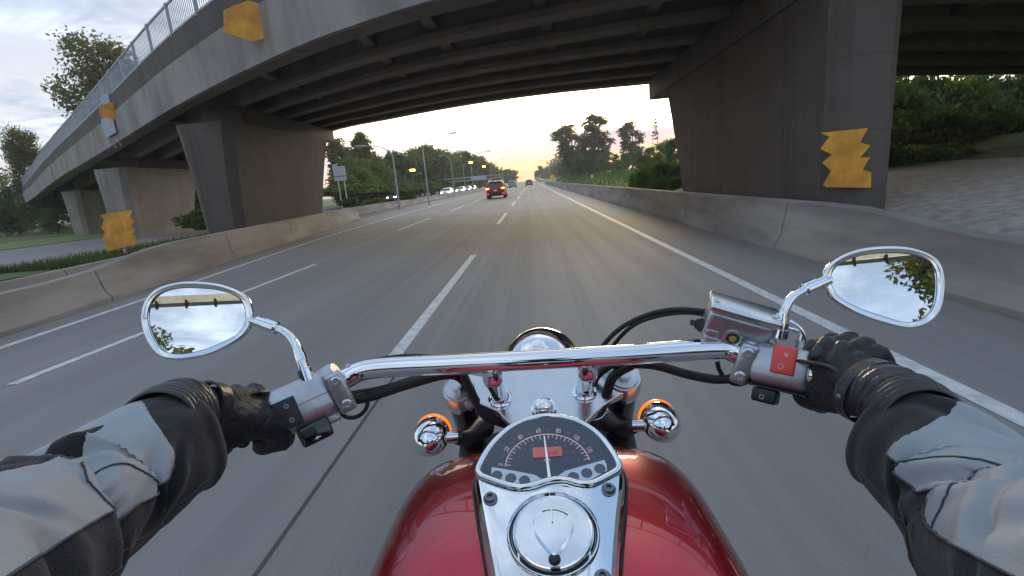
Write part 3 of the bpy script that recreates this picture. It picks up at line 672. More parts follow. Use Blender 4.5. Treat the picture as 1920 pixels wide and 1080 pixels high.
for i, (px, pt, Y) in enumerate([(1062, 326, 140), (1085, 322, 120), (1120, 318, 100), (1150, 316, 85), (1178, 312, 70)]):
    bush_px(2, px, 345-i*1, pt, Y, 3.2, f'{ORD[i]} shrub from the left at the foot of the right-hand trees', 'shrubs under the right-hand trees')

# trees standing behind the rider, seen in the mirrors
tree('near', 11.3, -18, 10.6, label='large leafy tree behind the rider seen in the right mirror', wide=0.9)
tree('near', -13.7, -24, 10.3, name='slender_tree', label='tree behind the rider seen low in the left mirror', wide=0.8)
tree('open1', -17.4, -39, 15.4, name='slender_tree', label='small far tree behind the rider seen low in the left mirror')

# ------------------------------------------------------------------ street lamps, gantry, signs
def lamp(px, pyb, pyt, Y, arm, h=None, lit=None, label='', group='street lamps along the highway'):
    base = PY(px, pyb, Y); top = PY(px, pyt, Y); x = base.x; H = top.z
    r = thing('street_lamp', label, 'street lamp', (x, Y, 0), group)
    k = H/9.0
    MB().tube([(x, Y, 0), (x, Y, H*0.5), (x, Y, H*0.82)], [0.085, 0.065, 0.05], 8).build('pole', STEEL, r, smooth=60)
    s = 1 if arm > 0 else -1; A = abs(arm)
    pts = CRS([(x, Y, H*0.82), (x+s*0.15*A, Y, H*0.90), (x+s*0.5*A, Y, H*0.975), (x+s*A, Y, H)], 5)
    MB().tube(pts, [0.05-0.0015*i for i in range(len(pts))], 6).build('arm', STEEL, r, smooth=60)
    m_ = mat('lamp_glass', (0.5, 0.5, 0.5), 0.3) if not lit else mat('lit_lamp', (1, 0.7, 0.2), 0.3, emit=9, ecol=(1.0, 0.62, 0.08))
    MB().box((x+s*(A+0.35), Y, H+0.02), (0.75, 0.26, 0.11), bevel=0.04).build('lamp_head', STEEL, r)
    MB().box((x+s*(A+0.38), Y, H-0.09-(0.12 if lit else 0)), (0.5 if not lit else 0.9, 0.2 if not lit else 0.4, 0.04 if not lit else 0.34), bevel=0.02).build('lamp_glass', m_, r)
LL = [(747, 373, 268, 40, -2.2, 0, 'nearest street lamp with arm curving left past the left pier'), (802, 358, 254, 46, 2.6, 0, 'tall street lamp in the median with arm curving right, second past the pier'),
      (762, 352, 318, 92, 1.2, 1, 'short lit street lamp across the oncoming lanes left of the tall lamp'), (851, 354, 290, 78, -1.2, 0, 'thin street lamp post between the tall lamp and the gantry sign'),
      (887, 348, 286, 92, 3.2, 0, 'street lamp whose pole stands just left of the gantry sign, arm to the right'), (872, 350, 304, 120, 1.6, 1, 'lit amber street lamp left of the gantry sign'),
      (896, 346, 312, 150, 2.0, 1, 'lit amber street lamp above the gantry sign'), (776, 352, 326, 100, 1.4, 0, 'short unlit lamp beside the short lit lamp on the far side'), (922, 343, 300, 150, 4.0, 0, 'distant street lamp above the red car with arm to the right'), (938, 341, 310, 210, 5.0, 0, 'far street lamp over the pale cars on the left'),
      (1045, 340, 299, 150, -4.0, 0, 'street lamp on the right bank with arm reaching over the road'), (1024, 340, 308, 260, -6.0, 0, 'farthest street lamp on the right above the white board')]
for px, pb, pt, Y, arm, lit, lb in LL: lamp(px, pb, pt, Y, arm, lit=lit, label=lb)
def signpost(name, px0, px1, py0, py1, Y, m_, label, posts=2, step=False, zg=0.0):
    a = PY(px0, py0, Y); b = PY(px1, py1, Y); w = b.x-a.x; h = a.z-b.z; r = thing(name, label, 'road sign', (a.x+w/2, Y, zg))
    MB().box((a.x+w/2, Y, b.z+h/2), (w, 0.05, h), bevel=0.01).build('board', m_, r)
    if step: MB().box((a.x+w*0.2, Y, b.z+h+h*0.09), (w*0.36, 0.05, h*0.15)).build('exit_tab', m_, r); MB().box((a.x+w/2, Y-0.03, b.z+h*0.32), (w, 0.012, h*0.05)).build('stripe', mat('dark_trim', (0.08, 0.09, 0.10), 0.5), r)
    for k in range(posts):
        MB().box((a.x+w*(0.5 if posts == 1 else 0.25+0.5*k), Y+0.06, zg+(b.z+h-zg)/2), (0.08, 0.06, b.z+h-zg)).build('post', STEEL, r)
signpost('back_of_sign', 623, 650, 313, 338, 44, SIGNW, 'pale back of a sign board on posts just right of the left pier', 2, True)
signpost('white_board', 1005, 1013.5, 332, 340, 150, SIGNW, 'small white board sign beside the road left of the orange diamond', 2)
signpost('white_marker', 1107.5, 1112.5, 328, 333.5, 62, SIGNW, 'tiny white square marker on the right grass bank', 1, zg=1.3)
dd = PY(1035.5, 331, 95); r = thing('diamond_warning_sign', 'orange diamond warning sign on a post right of the road', 'road sign', (dd.x, 95, 0))
q = 0.52; MB().prism([dd+Vector((-q, 0, 0)), dd+Vector((0, 0, -q)), dd+Vector((q, 0, 0)), dd+Vector((0, 0, q))], (0, 0.04, 0)).build('board', mat('amber_sheeting', (0.95, 0.42, 0.02), 0.5, emit=0.15), r)
MB().tube([dd+Vector((0, -0.012, 0.22)), dd+Vector((-0.07, -0.012, 0.05)), dd+Vector((0.07, -0.012, -0.08)), dd+Vector((0, -0.012, -0.24))], 0.035, 5).build('curve_symbol', BLACKP, r)
MB().box((dd.x, 95.07, dd.z/2), (0.07, 0.05, dd.z)).build('post', STEEL, r)
d2 = PY(1024.5, 337, 120); r = thing('small_yellow_sign', 'small yellow marker sign left of the orange diamond', 'road sign', (d2.x, 120, 0))
MB().lathe(d2, (0, 1, 0), [(0, 0), (0.26, 0), (0.26, 0.04), (0, 0.04)], 10).build('board', mat('yellow_sheeting', (0.8, 0.7, 0.03), 0.5), r); MB().box((d2.x, 120.06, d2.z/2), (0.06, 0.04, d2.z)).build('post', STEEL, r)
# gantry over the oncoming lanes
g0 = PY(883, 335, 115); g1 = PY(912, 332, 115); GZ = g0.z
g = thing('sign_gantry', 'pale sign gantry spanning the oncoming lanes beyond the red car', 'gantry', (g0.x, 115, 0))
MB().box(((g0.x-7+g1.x+4)/2, 115, GZ-0.35), (g1.x+4-g0.x+7, 0.3, 0.2)).build('beam', STEEL, g)
MB().box(((g0.x-7+g1.x+4)/2, 115, GZ+0.35), (g1.x+4-g0.x+7, 0.3, 0.2)).build('beam', STEEL, g)
MB().box(((g0.x+g1.x)/2, 114.8, GZ), (g1.x-g0.x, 0.06, 1.0)).build('sign_board', mat('pale_teal', (0.42, 0.52, 0.52), 0.5), g)
for X in (g0.x-6.8, g1.x+3.8): MB().box((X, 115, GZ/2), (0.3, 0.3, GZ)).build('leg', STEEL, g)
# gantry behind the rider (in the mirrors)
BY, BZ = -13.0, 7.72
g = thing('overhead_gantry', 'pale overhead beam with hanging brackets seen at the top of both mirrors', 'gantry', (0, BY, 0))
MB().box((-1.5, BY, BZ), (21, 0.35, 0.22), bevel=0.02).build('beam', mat('pale_beam', (0.45, 0.44, 0.38), 0.6, var=0.2), g)
MB().box((-1.5, BY+0.2, BZ-0.15), (21, 0.06, 0.03)).build('rail', STEEL, g)
for k in range(26):
    X = -11.4+k*0.78
    MB().prism([(X, BY+0.17, BZ-0.11), (X, BY+0.17, BZ-0.30), (X, BY+0.23, BZ-0.34), (X, BY+0.36, BZ-0.11)], (0.05, 0.0, -0.02)).build('bracket', BLACKP, g)
for X in (-12.2, 9.2): MB().box((X, BY, BZ/2), (0.36, 0.36, BZ), bevel=0.02).build('leg', STEEL, g)

# ------------------------------------------------------------------ vehicles
def car(name, label, cat, x, y, paint, kind='suv', facing=1, lights=None, group=None):
    """rear faces -Y when facing=1"""
    W, L, Hh = (1.90, 4.7, 1.70) if kind == 'suv' else (1.80, 4.5, 1.46)
    r = thing(name, label, cat, (x, y, 0), group)
    hw = W/2; bl = 1.0 if kind == 'suv' else 0.92
    # side profile stations: y, sill z, belt z, roof z, roof half width factor
    if kind == 'suv': st = [(0.0, .45, .98, .98, .90), (0.06, .30, 1.02, 1.03, .92), (0.28, .27, 1.05, 1.38, .84), (0.62, .26, 1.07, 1.64, .76), (1.1, .26, 1.07, 1.70, .74), (2.2, .26, 1.05, 1.69, .74), (2.8, .26, 1.03, 1.60, .76), (3.45, .26, 1.00, 1.12, .86), (3.9, .27, .98, .99, .88), (4.55, .32, .84, .86, .84), (4.7, .42, .62, .64, .76)]
    else: st = [(0.0, .42, .90, .91, .88), (0.10, .26, .95, .97, .90), (0.55, .22, .96, 1.02, .88), (1.15, .22, .95, 1.36, .74), (1.6, .22, .94, 1.44, .72), (2.4, .22, .92, 1.45, .72), (2.9, .22, .91, 1.34, .75), (3.4, .22, .90, .98, .86), (3.9, .24, .86, .88, .86), (4.4, .30, .70, .72, .82), (4.5, .40, .56, .58, .74)]
    rows = []
    for (yy, zs, zb, zr, rw) in st:
        wb = hw*(0.96 if 0.1 < yy < L-0.3 else 0.88)
        half = [(0, zs-0.0), (wb*0.86, zs), (wb, zs+0.12), (hw if 0.1 < yy < L-0.3 else wb, (zs+zb)/2), (wb*0.97, zb), (hw*rw+0.02, zr-0.07 if zr-zb > .12 else zr-0.01), (hw*rw*0.9, zr-0.01), (0, zr)]
        ring = [(x+sx, y+(yy)*facing, z) for sx, z in half]+[(x-sx, y+yy*facing, z) for sx, z in half[-2:0:-1]]
        rows.append(ring)
    body = MB().grid(rows, closed=True, caps=True).build('body', paint, r, smooth=40)
    # glass band panels proud of the body: rear, sides
    st2 = st
    def at(yy, key): return interp(yy, [s_[0] for s_ in st2], [s_[key] for s_ in st2])
    y0, y1 = (0.08, 0.56) if kind == 'suv' else (0.60, 1.12)
    def rear_pt(yy, f, dz=0.0):
        zr = at(yy, 3); rw = at(yy, 4); return Vector((x+f*hw*rw*0.86, y+(yy-0.014)*facing, zr+0.006+dz))
    rw_ = []
    for k in range(5):
        yy = lerp(y0+0.04, y1-0.02, k/4); rw_.append([rear_pt(yy, f) for f in (-1, -0.5, 0, 0.5, 1)])
    MB().grid(rw_).build('rear_window', GLASSD, r, smooth=60)
    yw0, yw1 = (3.40, 2.86) if kind == 'suv' else (3.36, 2.94)
    rw_ = [[Vector((x+f*hw*at(yy, 4)*0.86, y+(yy+0.02)*facing, at(yy, 3)+0.008)) for f in (-1, -0.5, 0, 0.5, 1)] for yy in [lerp(yw0, yw1, k/4) for k in range(5)]]
    MB().grid(rw_).build('windscreen', GLASSD, r, smooth=60)
    ya, yb = (0.55, 3.0) if kind == 'suv' else (1.05, 3.0)
    for sg in (-1, 1):
        rows = []
        for k in range(9):
            yy = lerp(ya, yb, k/8); zb = at(yy, 2)+0.03; zt = at(yy, 3)-0.10
            if zt < zb+0.03: zt = zb+0.03
            xb = at(yy, 4)
            p0 = Vector((x+sg*(hw*0.96*0.97+0.004), y+yy*facing, zb)); p1 = Vector((x+sg*(hw*xb+0.02+0.006), y+yy*facing, zt)); rows.append([p0, p1])
        MB().grid(rows).build('side_window', GLASSD, r)
    # wheels
    for yy in (0.85, L-0.95):
        for sg in (-1, 1):
            c = Vector((x+sg*(hw-0.12), y+yy*facing, 0.35))
            w_ = MB().lathe(c-Vector((0.11, 0, 0)), (1, 0, 0), [(0.20, 0), (0.33, 0.0), (0.35, 0.03), (0.35, 0.19), (0.33, 0.22), (0.20, 0.22)], 20).build('wheel', TYRE, r, smooth=40)
            MB().lathe(c-Vector((0.105, 0, 0)), (1, 0, 0), [(0, 0.02), (0.21, 0), (0.21, 0.21), (0, 0.19)], 12).build('rim', STEEL, w_, smooth=30)
    # lower bumper
    MB().box((x, y-0.02*facing, 0.42), (W*0.86, 0.14, 0.30), bevel=0.05).build('bumper', BLACKP, r, smooth=40)
    MB().box((x, y-0.065*facing, 0.80 if kind == 'suv' else 0.72), (0.34, 0.02, 0.15)).build('number_plate', mat('plate_white', (0.75, 0.72, 0.70), 0.5), r)
    red = mat('brake_light', (0.5, 0.01, 0.01), 0.25, emit=1.6, ecol=(1, 0.03, 0.01)); amb = mat('lit_indicator', (1, 0.4, 0.02), 0.3, emit=9, ecol=(1.0, 0.42, 0.03))
    dim = mat('tail_light', (0.35, 0.02, 0.02), 0.25)
    if facing == 1:
        zl = 0.98 if kind == 'suv' else 0.84
        for sg in (-1, 1):
            MB().box((x+sg*hw*0.76, y+0.02, zl), (0.40, 0.14, 0.17), bevel=0.03).build('tail_light', red if lights else dim, r, smooth=40)
            if lights:
                MB().box((x+sg*hw*0.80, y-0.055, zl+0.01), (0.27, 0.05, 0.11), bevel=0.02).build('indicator', amb, r)
                MB().box((x+sg*hw*0.78, y-0.085, 0.47), (0.20, 0.04, 0.09), bevel=0.015).build('reflector', red, r)
    else:
        for sg in (-1, 1):
            MB().box((x+sg*hw*0.72, y-(L-0.16), 0.66), (0.34, 0.25, 0.17), bevel=0.04).build('headlight', mat('headlight', (1, 1, 0.9), 0.3, emit=12, ecol=(1, 0.95, 0.75)), r)
    for sg in (-1, 1): MB().box((x+sg*(hw+0.08), y+2.95*facing, 1.0), (0.2, 0.12, 0.14), bevel=0.04).build('wing_mirror', paint, r, smooth=40)
    if kind == 'suv':
        for sg in (-1, 1): MB().tube([(x+sg*0.62, y+0.7*facing, 1.74), (x+sg*0.62, y+1.2*facing, 1.78), (x+sg*0.62, y+2.4*facing, 1.77)], 0.025, 6).build('roof_rail', STEEL, r)
        MB().box((x, y+0.55*facing, 1.655), (1.1, 0.22, 0.035), bevel=0.01).build('spoiler', paint, r)
        MB().tube([(x-0.02, y+0.1, 1.10), (x+0.45, y+0.13, 1.14)], 0.012, 5).build('wiper', BLACKP, r)
    return r
def cpaint(n, c): return mat(n, c, 0.3, metal=0.3, coat=0.7)
car('suv_car', 'red SUV with lit amber tail lights in the middle lane ahead', 'car', -3.62, 47.6, cpaint('red_car_paint', (0.35, 0.012, 0.015)), 'suv', 1, True)
car('hatchback_car', 'silver-grey car in the middle lane beyond the red SUV', 'car', -5.0, 124, cpaint('silver_paint', (0.45, 0.47, 0.50)), 'suv', 1)
car('sedan_car', 'dark grey car farther ahead in the right lane', 'car', -0.8, 130, cpaint('grey_paint', (0.22, 0.24, 0.26)), 'suv', 1)
for i, (px, py, Y, c, lb) in enumerate([(733, 370, 82, (0.6, 0.62, 0.65), 'white oncoming car nearest the first street lamp'), (834, 356, 84, (0.7, 0.7, 0.66), 'pale oncoming car with headlights on right of the tall lamp'), (861, 353, 105, (0.6, 0.6, 0.6), 'oncoming car with headlights, left of a close pair'),
                                        (874, 352.5, 118, (0.3, 0.32, 0.34), 'oncoming car with headlights, middle one by the gantry'), (884, 352, 132, (0.4, 0.4, 0.4), 'oncoming car with headlights, nearest the red SUV')]):
    p = PZ(px, py+1.5, 0) if False else PY(px, py, Y); car('oncoming_car', lb, 'car', p.x, Y+4.5, cpaint('paint%d' % i, c), 'sedan', -1, group='oncoming cars with headlights')
tk = PY(731, 360, 120); r = thing('red_truck', 'dark red truck behind the white oncoming car', 'truck', (tk.x, 120, 0))
TY = 54
MB().box((tk.x, 66+TY, 1.6), (2.2, 2.0, 2.0), bevel=0.15).build('cab', cpaint('dark_red', (0.14, 0.02, 0.015)), r, smooth=40)
MB().box((tk.x, 64.98+TY, 1.95), (1.8, 0.06, 0.7), bevel=0.02).build('windscreen', GLASSD, r)
MB().box((tk.x, 69.2+TY, 1.5), (2.3, 4.2, 1.6), bevel=0.05).build('load_bed', cpaint('dark_red', (0.1, 0.02, 0.02)), r)
for yy in (65.6+TY, 70.3+TY):
    for sg in (-1, 1): MB().lathe((tk.x+sg*0.95-0.12, yy, 0.45), (1, 0, 0), [(0, 0), (0.45, 0), (0.45, 0.24), (0, 0.24)], 14).build('wheel', TYRE, r)
# ------------------------------------------------------------------ haze
hz_ = MB().box((0, 500, 14), (1840, 2260, 32)).build('haze', ASPH); hz_['kind'] = 'stuff'; hz_['label'] = 'thin evening haze over the highway'
HM = bpy.data.materials.new('haze_air'); HM.use_nodes = True; nt = HM.node_tree; nt.nodes.clear()
pv = nt.nodes.new('ShaderNodeVolumePrincipled'); pv.inputs['Density'].default_value = 0.0007; pv.inputs['Color'].default_value = (0.86, 0.88, 0.92, 1); pv.inputs['Anisotropy'].default_value = 0.3
mo = nt.nodes.new('ShaderNodeOutputMaterial'); nt.links.new(pv.outputs[0], mo.inputs['Volume']); hz_.data.materials.clear(); hz_.data.materials.append(HM)
# ------------------------------------------------------------------ motorcycle
BX = -0.012
bike = thing('motorcycle', 'dark red cruiser motorcycle with chrome handlebar and tank console, ridden along the lane', 'motorcycle', (BX, 0.4, 0))
def part(mb, name, m_, smooth=40, parent=None, **k): return mb.build(name, m_, parent or bike, smooth=smooth, **k)
DARK = mat('dark_metal', (0.03, 0.03, 0.032), 0.35, metal=0.5)
SATIN = mat('satin_aluminium', (0.60, 0.63, 0.66), 0.28, metal=0.85, var=0.05, vscale=40)
# handlebar
gl = [PY(395, 828, 0.635), PY(465, 800, 0.685), PY(575, 757, 0.745), PY(625, 728, 0.77), PY(652, 708, 0.782), PY(700, 691, 0.795)]
gr = [PY(1340, 654, 0.795), PY(1380, 662, 0.785), PY(1415, 680, 0.768), PY(1472, 694, 0.745), PY(1592, 716, 0.685), PY(1655, 728, 0.635)]
mid = [PY(850, 683, 0.80), PY(1010, 675, 0.80), PY(1180, 665, 0.80)]
part(MB().tube(CRS(gl+mid+gr, 10), 0.0180, 28), 'handlebar', CHROME, 180)
def grip(p, q, side):
    ax = (q-p).normalized(); L = (q-p).length; prof = [(0, -0.012), (0.022, -0.012), (0.022, 0.0)]
    for k in range(13): prof += [(0.0202, 0.004+k*(L/13)), (0.0192, 0.006+k*(L/13))]
    prof += [(0.020, L), (0.020, L+0.01), (0, L+0.012)]
    part(MB().lathe(p, ax, prof, 24), 'grip', RUBBER, 40)
grip(gl[2].lerp(gl[1], 0.40), gl[0]+(gl[0]-gl[1]).normalized()*0.03, -1); grip(gr[3].lerp(gr[4], 0.36), gr[5]+(gr[5]-gr[4]).normalized()*0.03, 1)
def frame(c, a, tilt=0.0):
    """axes: a along, n towards rider, u up"""
    a = Vector(a).normalized(); v = (CAM0-Vector(c)).normalized(); n = (v-a*v.dot(a)).normalized(); u = n.cross(a)
    if u.z < 0: u = -u
    return a, n, u
def onface(c, ax, x, y, z): return Vector(c)+ax[0]*x+ax[1]*y+ax[2]*z
# --- left switch housing
cL = PY(564, 757, 0.745); aL = (gl[3]-gl[1]).normalized(); fL = frame(cL, aL)
def rbarrel(c, ax, L, rn, ru, name, m_, pw=3.2, nb=28, ends=0.12):
    rows = []
    for k, t in enumerate([-0.5, -0.5+0.02, -0.5+ends*0.5, -0.5+ends, 0.5-ends, 0.5-ends*0.5, 0.48, 0.5]):
        s_ = [0.72, 0.86, 0.96, 1, 1, 0.96, 0.86, 0.72][k]; ring = []
        for j in range(nb):
            a = 2*math.pi*j/nb; cx, sx = math.cos(a), math.sin(a)
            ring.append(Vector(c)+ax[0]*L*t+ax[1]*rn*s_*math.copysign(abs(cx)**(2/pw), cx)+ax[2]*ru*s_*math.copysign(abs(sx)**(2/pw), sx))
        rows.append(ring)
    return part(MB().grid(rows, closed=True, caps=True), name, m_, 50)
hL = rbarrel(cL, fL, 0.104, 0.034, 0.041, 'switch_housing', ALU)
MB().box(onface(cL, fL, 0.0, 0.0342, -0.0005), (0.098, 0.0015, 0.001), fL).build('seam', DARK, hL)
sw = part(MB().box(onface(cL, fL, -0.026, 0.0315, -0.006), (0.036, 0.009, 0.048), fL, 0.002), 'switch_panel', BLACKP)
sw['label'] = 'black two-way switch on left housing'
for dz in (0.006, -0.018): MB().lathe(onface(cL, fL, -0.024, 0.0362, dz), fL[1], [(0.0025, 0), (0.0038, 0), (0.0038, 0.0004), (0.0025, 0.0004)], 16).build('icon', mat('print_grey', (0.35, 0.36, 0.38), 0.5), sw)
lo = part(MB().box(onface(cL, fL, 0.002, 0.012, -0.053), (0.052, 0.040, 0.034), fL, 0.006), 'lower_switch', BLACKG)
MB().box(onface(cL, fL, -0.008, 0.0335, -0.0490), (0.022, 0.006, 0.014), fL, 0.002).build('switch_slider', BLACKP, lo)
ar = [onface(cL, fL, x, 0.0325, z-0.062) for x, z in ((-0.004, -0.001), (0.001, 0.003), (0.001, 0.001), (0.006, 0.001), (0.006, -0.001), (0.001, -0.001), (0.001, -0.003))]
MB().prism(ar, fL[1]*0.0006).build('arrow_mark', mat('print_white', (0.7, 0.7, 0.7), 0.5), lo)
part(MB().box(onface(cL, fL, 0.038, -0.006, -0.042), (0.026, 0.03, 0.024), fL, 0.005), 'housing_foot', ALU)
part(MB().lathe(onface(cL, fL, -0.058, 0, 0), fL[0], [(0.0, 0), (0.027, 0.0), (0.030, 0.003), (0.030, 0.006), (0.024, 0.009)], 24), 'grip_collar', CHROME)
# --- right switch housing
cR = PY(1467, 690, 0.745); aR = (gr[4]-gr[2]).normalized(); fR = frame(cR, aR)
hR = rbarrel(cR, fR, 0.086, 0.031, 0.036, 'switch_housing', ALU)
MB().box(onface(cR, fR, 0.0, 0.0, -0.0355), (0.088, 0.058, 0.003), fR, 0.001).build('seam', DARK, hR)
ks = part(MB().box(onface(cR, fR, 0.006, 0.030, 0.012), (0.034, 0.010, 0.044), fR, 0.003), 'kill_switch', mat('red_plastic', (0.78, 0.07, 0.05), 0.35, coat=0.2))
ks['label'] = 'bright red rocker switch on right housing'
PRP = mat('print_pink', (0.75, 0.38, 0.36), 0.5)
MB().lathe(onface(cR, fR, 0.004, 0.0354, 0.002), fR[1], [(0.0030, 0), (0.0042, 0), (0.0042, 0.0005), (0.0030, 0.0005)], 18).build('icon', PRP, ks)
MB().box(onface(cR, fR, 0.009, 0.0354, 0.021), (0.006, 0.0006, 0.006), fR).build('icon', PRP, ks)
lo = part(MB().box(onface(cR, fR, -0.014, 0.014, -0.049), (0.036, 0.032, 0.022), fR, 0.004), 'starter_switch', BLACKP)
MB().lathe(onface(cR, fR, -0.016, 0.0305, -0.051), fR[1], [(0.0026, 0), (0.0038, 0), (0.0038, 0.0006), (0.0026, 0.0006)], 16).build('icon', MATS['print_grey'], lo)
part(MB().lathe(onface(cR, fR, 0.040, 0, 0), fR[0], [(0.026, 0), (0.030, 0.002), (0.030, 0.006), (0.024, 0.010), (0, 0.010)], 24), 'grip_collar', CHROME)
# --- lever clamps with bolts
def clamp(px, py, Y, a, b1, b2, hgt, wid):
    c = PY(px, py, Y); ax = frame(c, a)
    # strap runs between the two bolts
    p1 = PY(b1[0], b1[1], Y-0.012); p2 = PY(b2[0], b2[1], Y-0.012); d = (p1-p2).normalized(); v = (CAM0-c).normalized(); n = (v-d*v.dot(d)).normalized(); s_ = d.cross(n)
    o = part(MB().box((p1+p2)/2+n*0.0, ((p1-p2).length+0.030, wid, 0.016), (d, s_, n), 0.006), 'clamp_plate', ALU)
    part(MB().box((p1+p2)/2-n*0.020, ((p1-p2).length+0.022, wid*0.9, 0.030), (d, s_, n), 0.008), 'clamp_body', ALU)
    for p in (p1, p2):
        b = part(MB().lathe(p+n*0.007, n, [(0.009, 0), (0.009, 0.002), (0.0065, 0.0035), (0.0065, 0.005), (0.0036, 0.005), (0.0032, 0.002), (0, 0.002)], 20), 'clamp_bolt', SATIN)
    return p1, p2, n, s_, d
clamp(637, 733, 0.765, gl[3]-gl[4], (628, 714), (649, 756), .07, 0.030)
part(MB().lathe(PY(620, 702, 0.77), (PY(632, 694, 0.772)-PY(620, 702, 0.77)), [(0, -0.02), (0.017, -0.02), (0.018, -0.016), (0.018, 0.008), (0.015, 0.012), (0, 0.012)], 24), 'clutch_perch', ALU)
part(MB().tube([PY(648, 700, 0.78), PY(655, 684, 0.785)], 0.005, 12), 'adjuster', SATIN)
part(MB().tube([PY(662, 694, 0.785), PY(682, 683, 0.79)], [0.0075, 0.0065], 12), 'cable_ferrule', SATIN)
p1, p2, n_, s_, d_ = clamp(1396, 683, 0.770, gr[1]-gr[2], (1404, 661), (1388, 704), .07, 0.028)
# levers in front of the grips
for pts in ([PY(612, 700, 0.80), PY(560, 720, 0.80), PY(480, 738, 0.775), PY(400, 762, 0.745), PY(352, 786, 0.72)], [PY(1425, 640, 0.80), PY(1490, 650, 0.80), PY(1580, 655, 0.775), PY(1655, 668, 0.745), PY(1700, 682, 0.72)]):
    P_ = CRS([p+Vector((0, 0.008, -0.018)) for p in pts], 6); part(MB().tube(P_, [0.0075]*(len(P_)-3)+[0.009, 0.011, 0.009], 12, squash=0.6), 'lever', ALU, 60)
# --- brake reservoir
cb = PY(1380, 612, 0.800); a_ = (PY(1440, 632, 0.79)-PY(1335, 602, 0.81)); a_.normalize(); up_ = Vector((0, -0.25, 1)); up_ = (up_-a_*up_.dot(a_)).normalized(); n_ = up_.cross(a_); n_ = n_ if n_.y < 0 else -n_
ra = (a_, n_, up_)
rb = part(MB().box(cb, (0.106, 0.050, 0.058), ra, 0.010), 'brake_reservoir', ALU)
lid = part(MB().box(onface(cb, ra, 0, 0, 0.0345), (0.112, 0.056, 0.012), ra, 0.004), 'reservoir_lid', ALUB)
for x in (-0.046, 0.046): MB().lathe(onface(cb, ra, x, 0.008, 0.0405), up_, [(0, 0.0002), (0.0035, 0.0002), (0.005, 0.0016), (0.005, 0.0)][::-1], 16).build('screw', SATIN, lid, smooth=40)
sg_ = part(MB().lathe(onface(cb, ra, -0.004, 0.024, -0.010), n_, [(0.0100, 0.001), (0.0108, 0.004), (0.0125, 0.006), (0.0160, 0.005), (0.0165, -0.002)], 28), 'sight_glass', SATIN)
MB().lathe(onface(cb, ra, -0.004, 0.024, -0.010), n_, [(0.0, 0.0035), (0.0104, 0.0018)], 24).build('glass', mat('brown_glass', (0.10, 0.075, 0.03), 0.1, coat=1), sg_, smooth=60)
MB().lathe(onface(cb, ra, -0.004, 0.024, -0.010), n_, [(0.0, 0.0050), (0.0052, 0.0044), (0.0058, 0.0028)], 16).build('float', mat('amber_bead', (0.55, 0.40, 0.13), 0.3, coat=1), sg_, smooth=60)
part(MB().box(onface(cb, ra, -0.036, 0.012, -0.014), (0.030, 0.030, 0.026), ra, 0.010), 'reservoir_boss', ALU)
part(MB().lathe(onface(cb, ra, -0.046, 0.008, -0.012), -a_, [(0.012, 0), (0.012, 0.012), (0.009, 0.014), (0.009, 0.018), (0.005, 0.018), (0.005, 0.027), (0, 0.027)], 6), 'banjo_bolt', DARK, 30)
part(MB().box(onface(cb, ra, 0.030, 0.012, -0.030), (0.026, 0.034, 0.050), ra, 0.008), 'reservoir_bracket', ALU)
part(MB().box(onface(cb, ra, 0.052, 0.004, -0.020), (0.040, 0.030, 0.030), ra, 0.008), 'mirror_mount', ALU)
for off in (0, 1):
    P_ = CRS([PY(1452, 598+off*14, 0.79), PY(1478, 602+off*13, 0.785), PY(1500, 618+off*6, 0.78), PY(1508-off*8, 642, 0.775), PY(1506-off*8, 662, 0.77)], 6)
    part(MB().tube(P_, 0.0046, 10), 'brake_pipe', CHROME, 180)
part(MB().tube([PY(1507, 640, 0.772), PY(1503, 664, 0.768)], [0.012, 0.0125], 20), 'pipe_fitting', ALU)
# --- mirrors
def mirror(outl, cpx, Y, refl, stem, collars):
    c = PY(cpx[0], cpx[1], Y); i_ = (c-CAM0).normalized(); n = (Vector(refl).normalized()-i_).normalized()
    P = CRS([PPL(x, y, c, n) for x, y in outl], 6, closed=True); N_ = len(P); cen = sum(P, Vector())/N_
    def ring(s_, d): return [cen+(p-cen)*s_+n*d for p in P]
    def inn(m_, d): return [p+(cen-p).normalized()*m_+n*d for p in P]
    rim = part(MB().grid([inn(0.0135, 0.000), inn(0.0115, 0.0045), inn(0.0085, 0.0035), inn(0.0070, 0.005), inn(0.0035, 0.0062), inn(0.0010, 0.0035), inn(0.0, -0.001), inn(0.002, -0.010), ring(0.86, -0.024), ring(0.60, -0.036), ring(0.25, -0.041), ring(0.01, -0.042)], closed=True), 'mirror_shell', CHROME, 180)
    g_ = MB(); g_.add(inn(0.0118, 0.001), [tuple(range(N_))]); part(g_, 'mirror_glass', MIRRORG, None)
    part(MB().grid([inn(0.0122, 0.0012), inn(0.0128, 0.0035), inn(0.0105, 0.0036)], closed=True), 'mirror_gasket', BLACKP)
    part(MB().tube(CRS(stem, 8), 0.0072, 18), 'mirror_stem', CHROME, 180)
    for p, q, r in collars: part(MB().lathe(p, q-p, [(0, 0), (r*0.8, 0), (r, 0.002), (r, (q-p).length*0.6), (r*0.86, (q-p).length*0.62), (r*0.86, (q-p).length), (0, (q-p).length)], 20), 'stem_collar', CHROME)
    return c, n
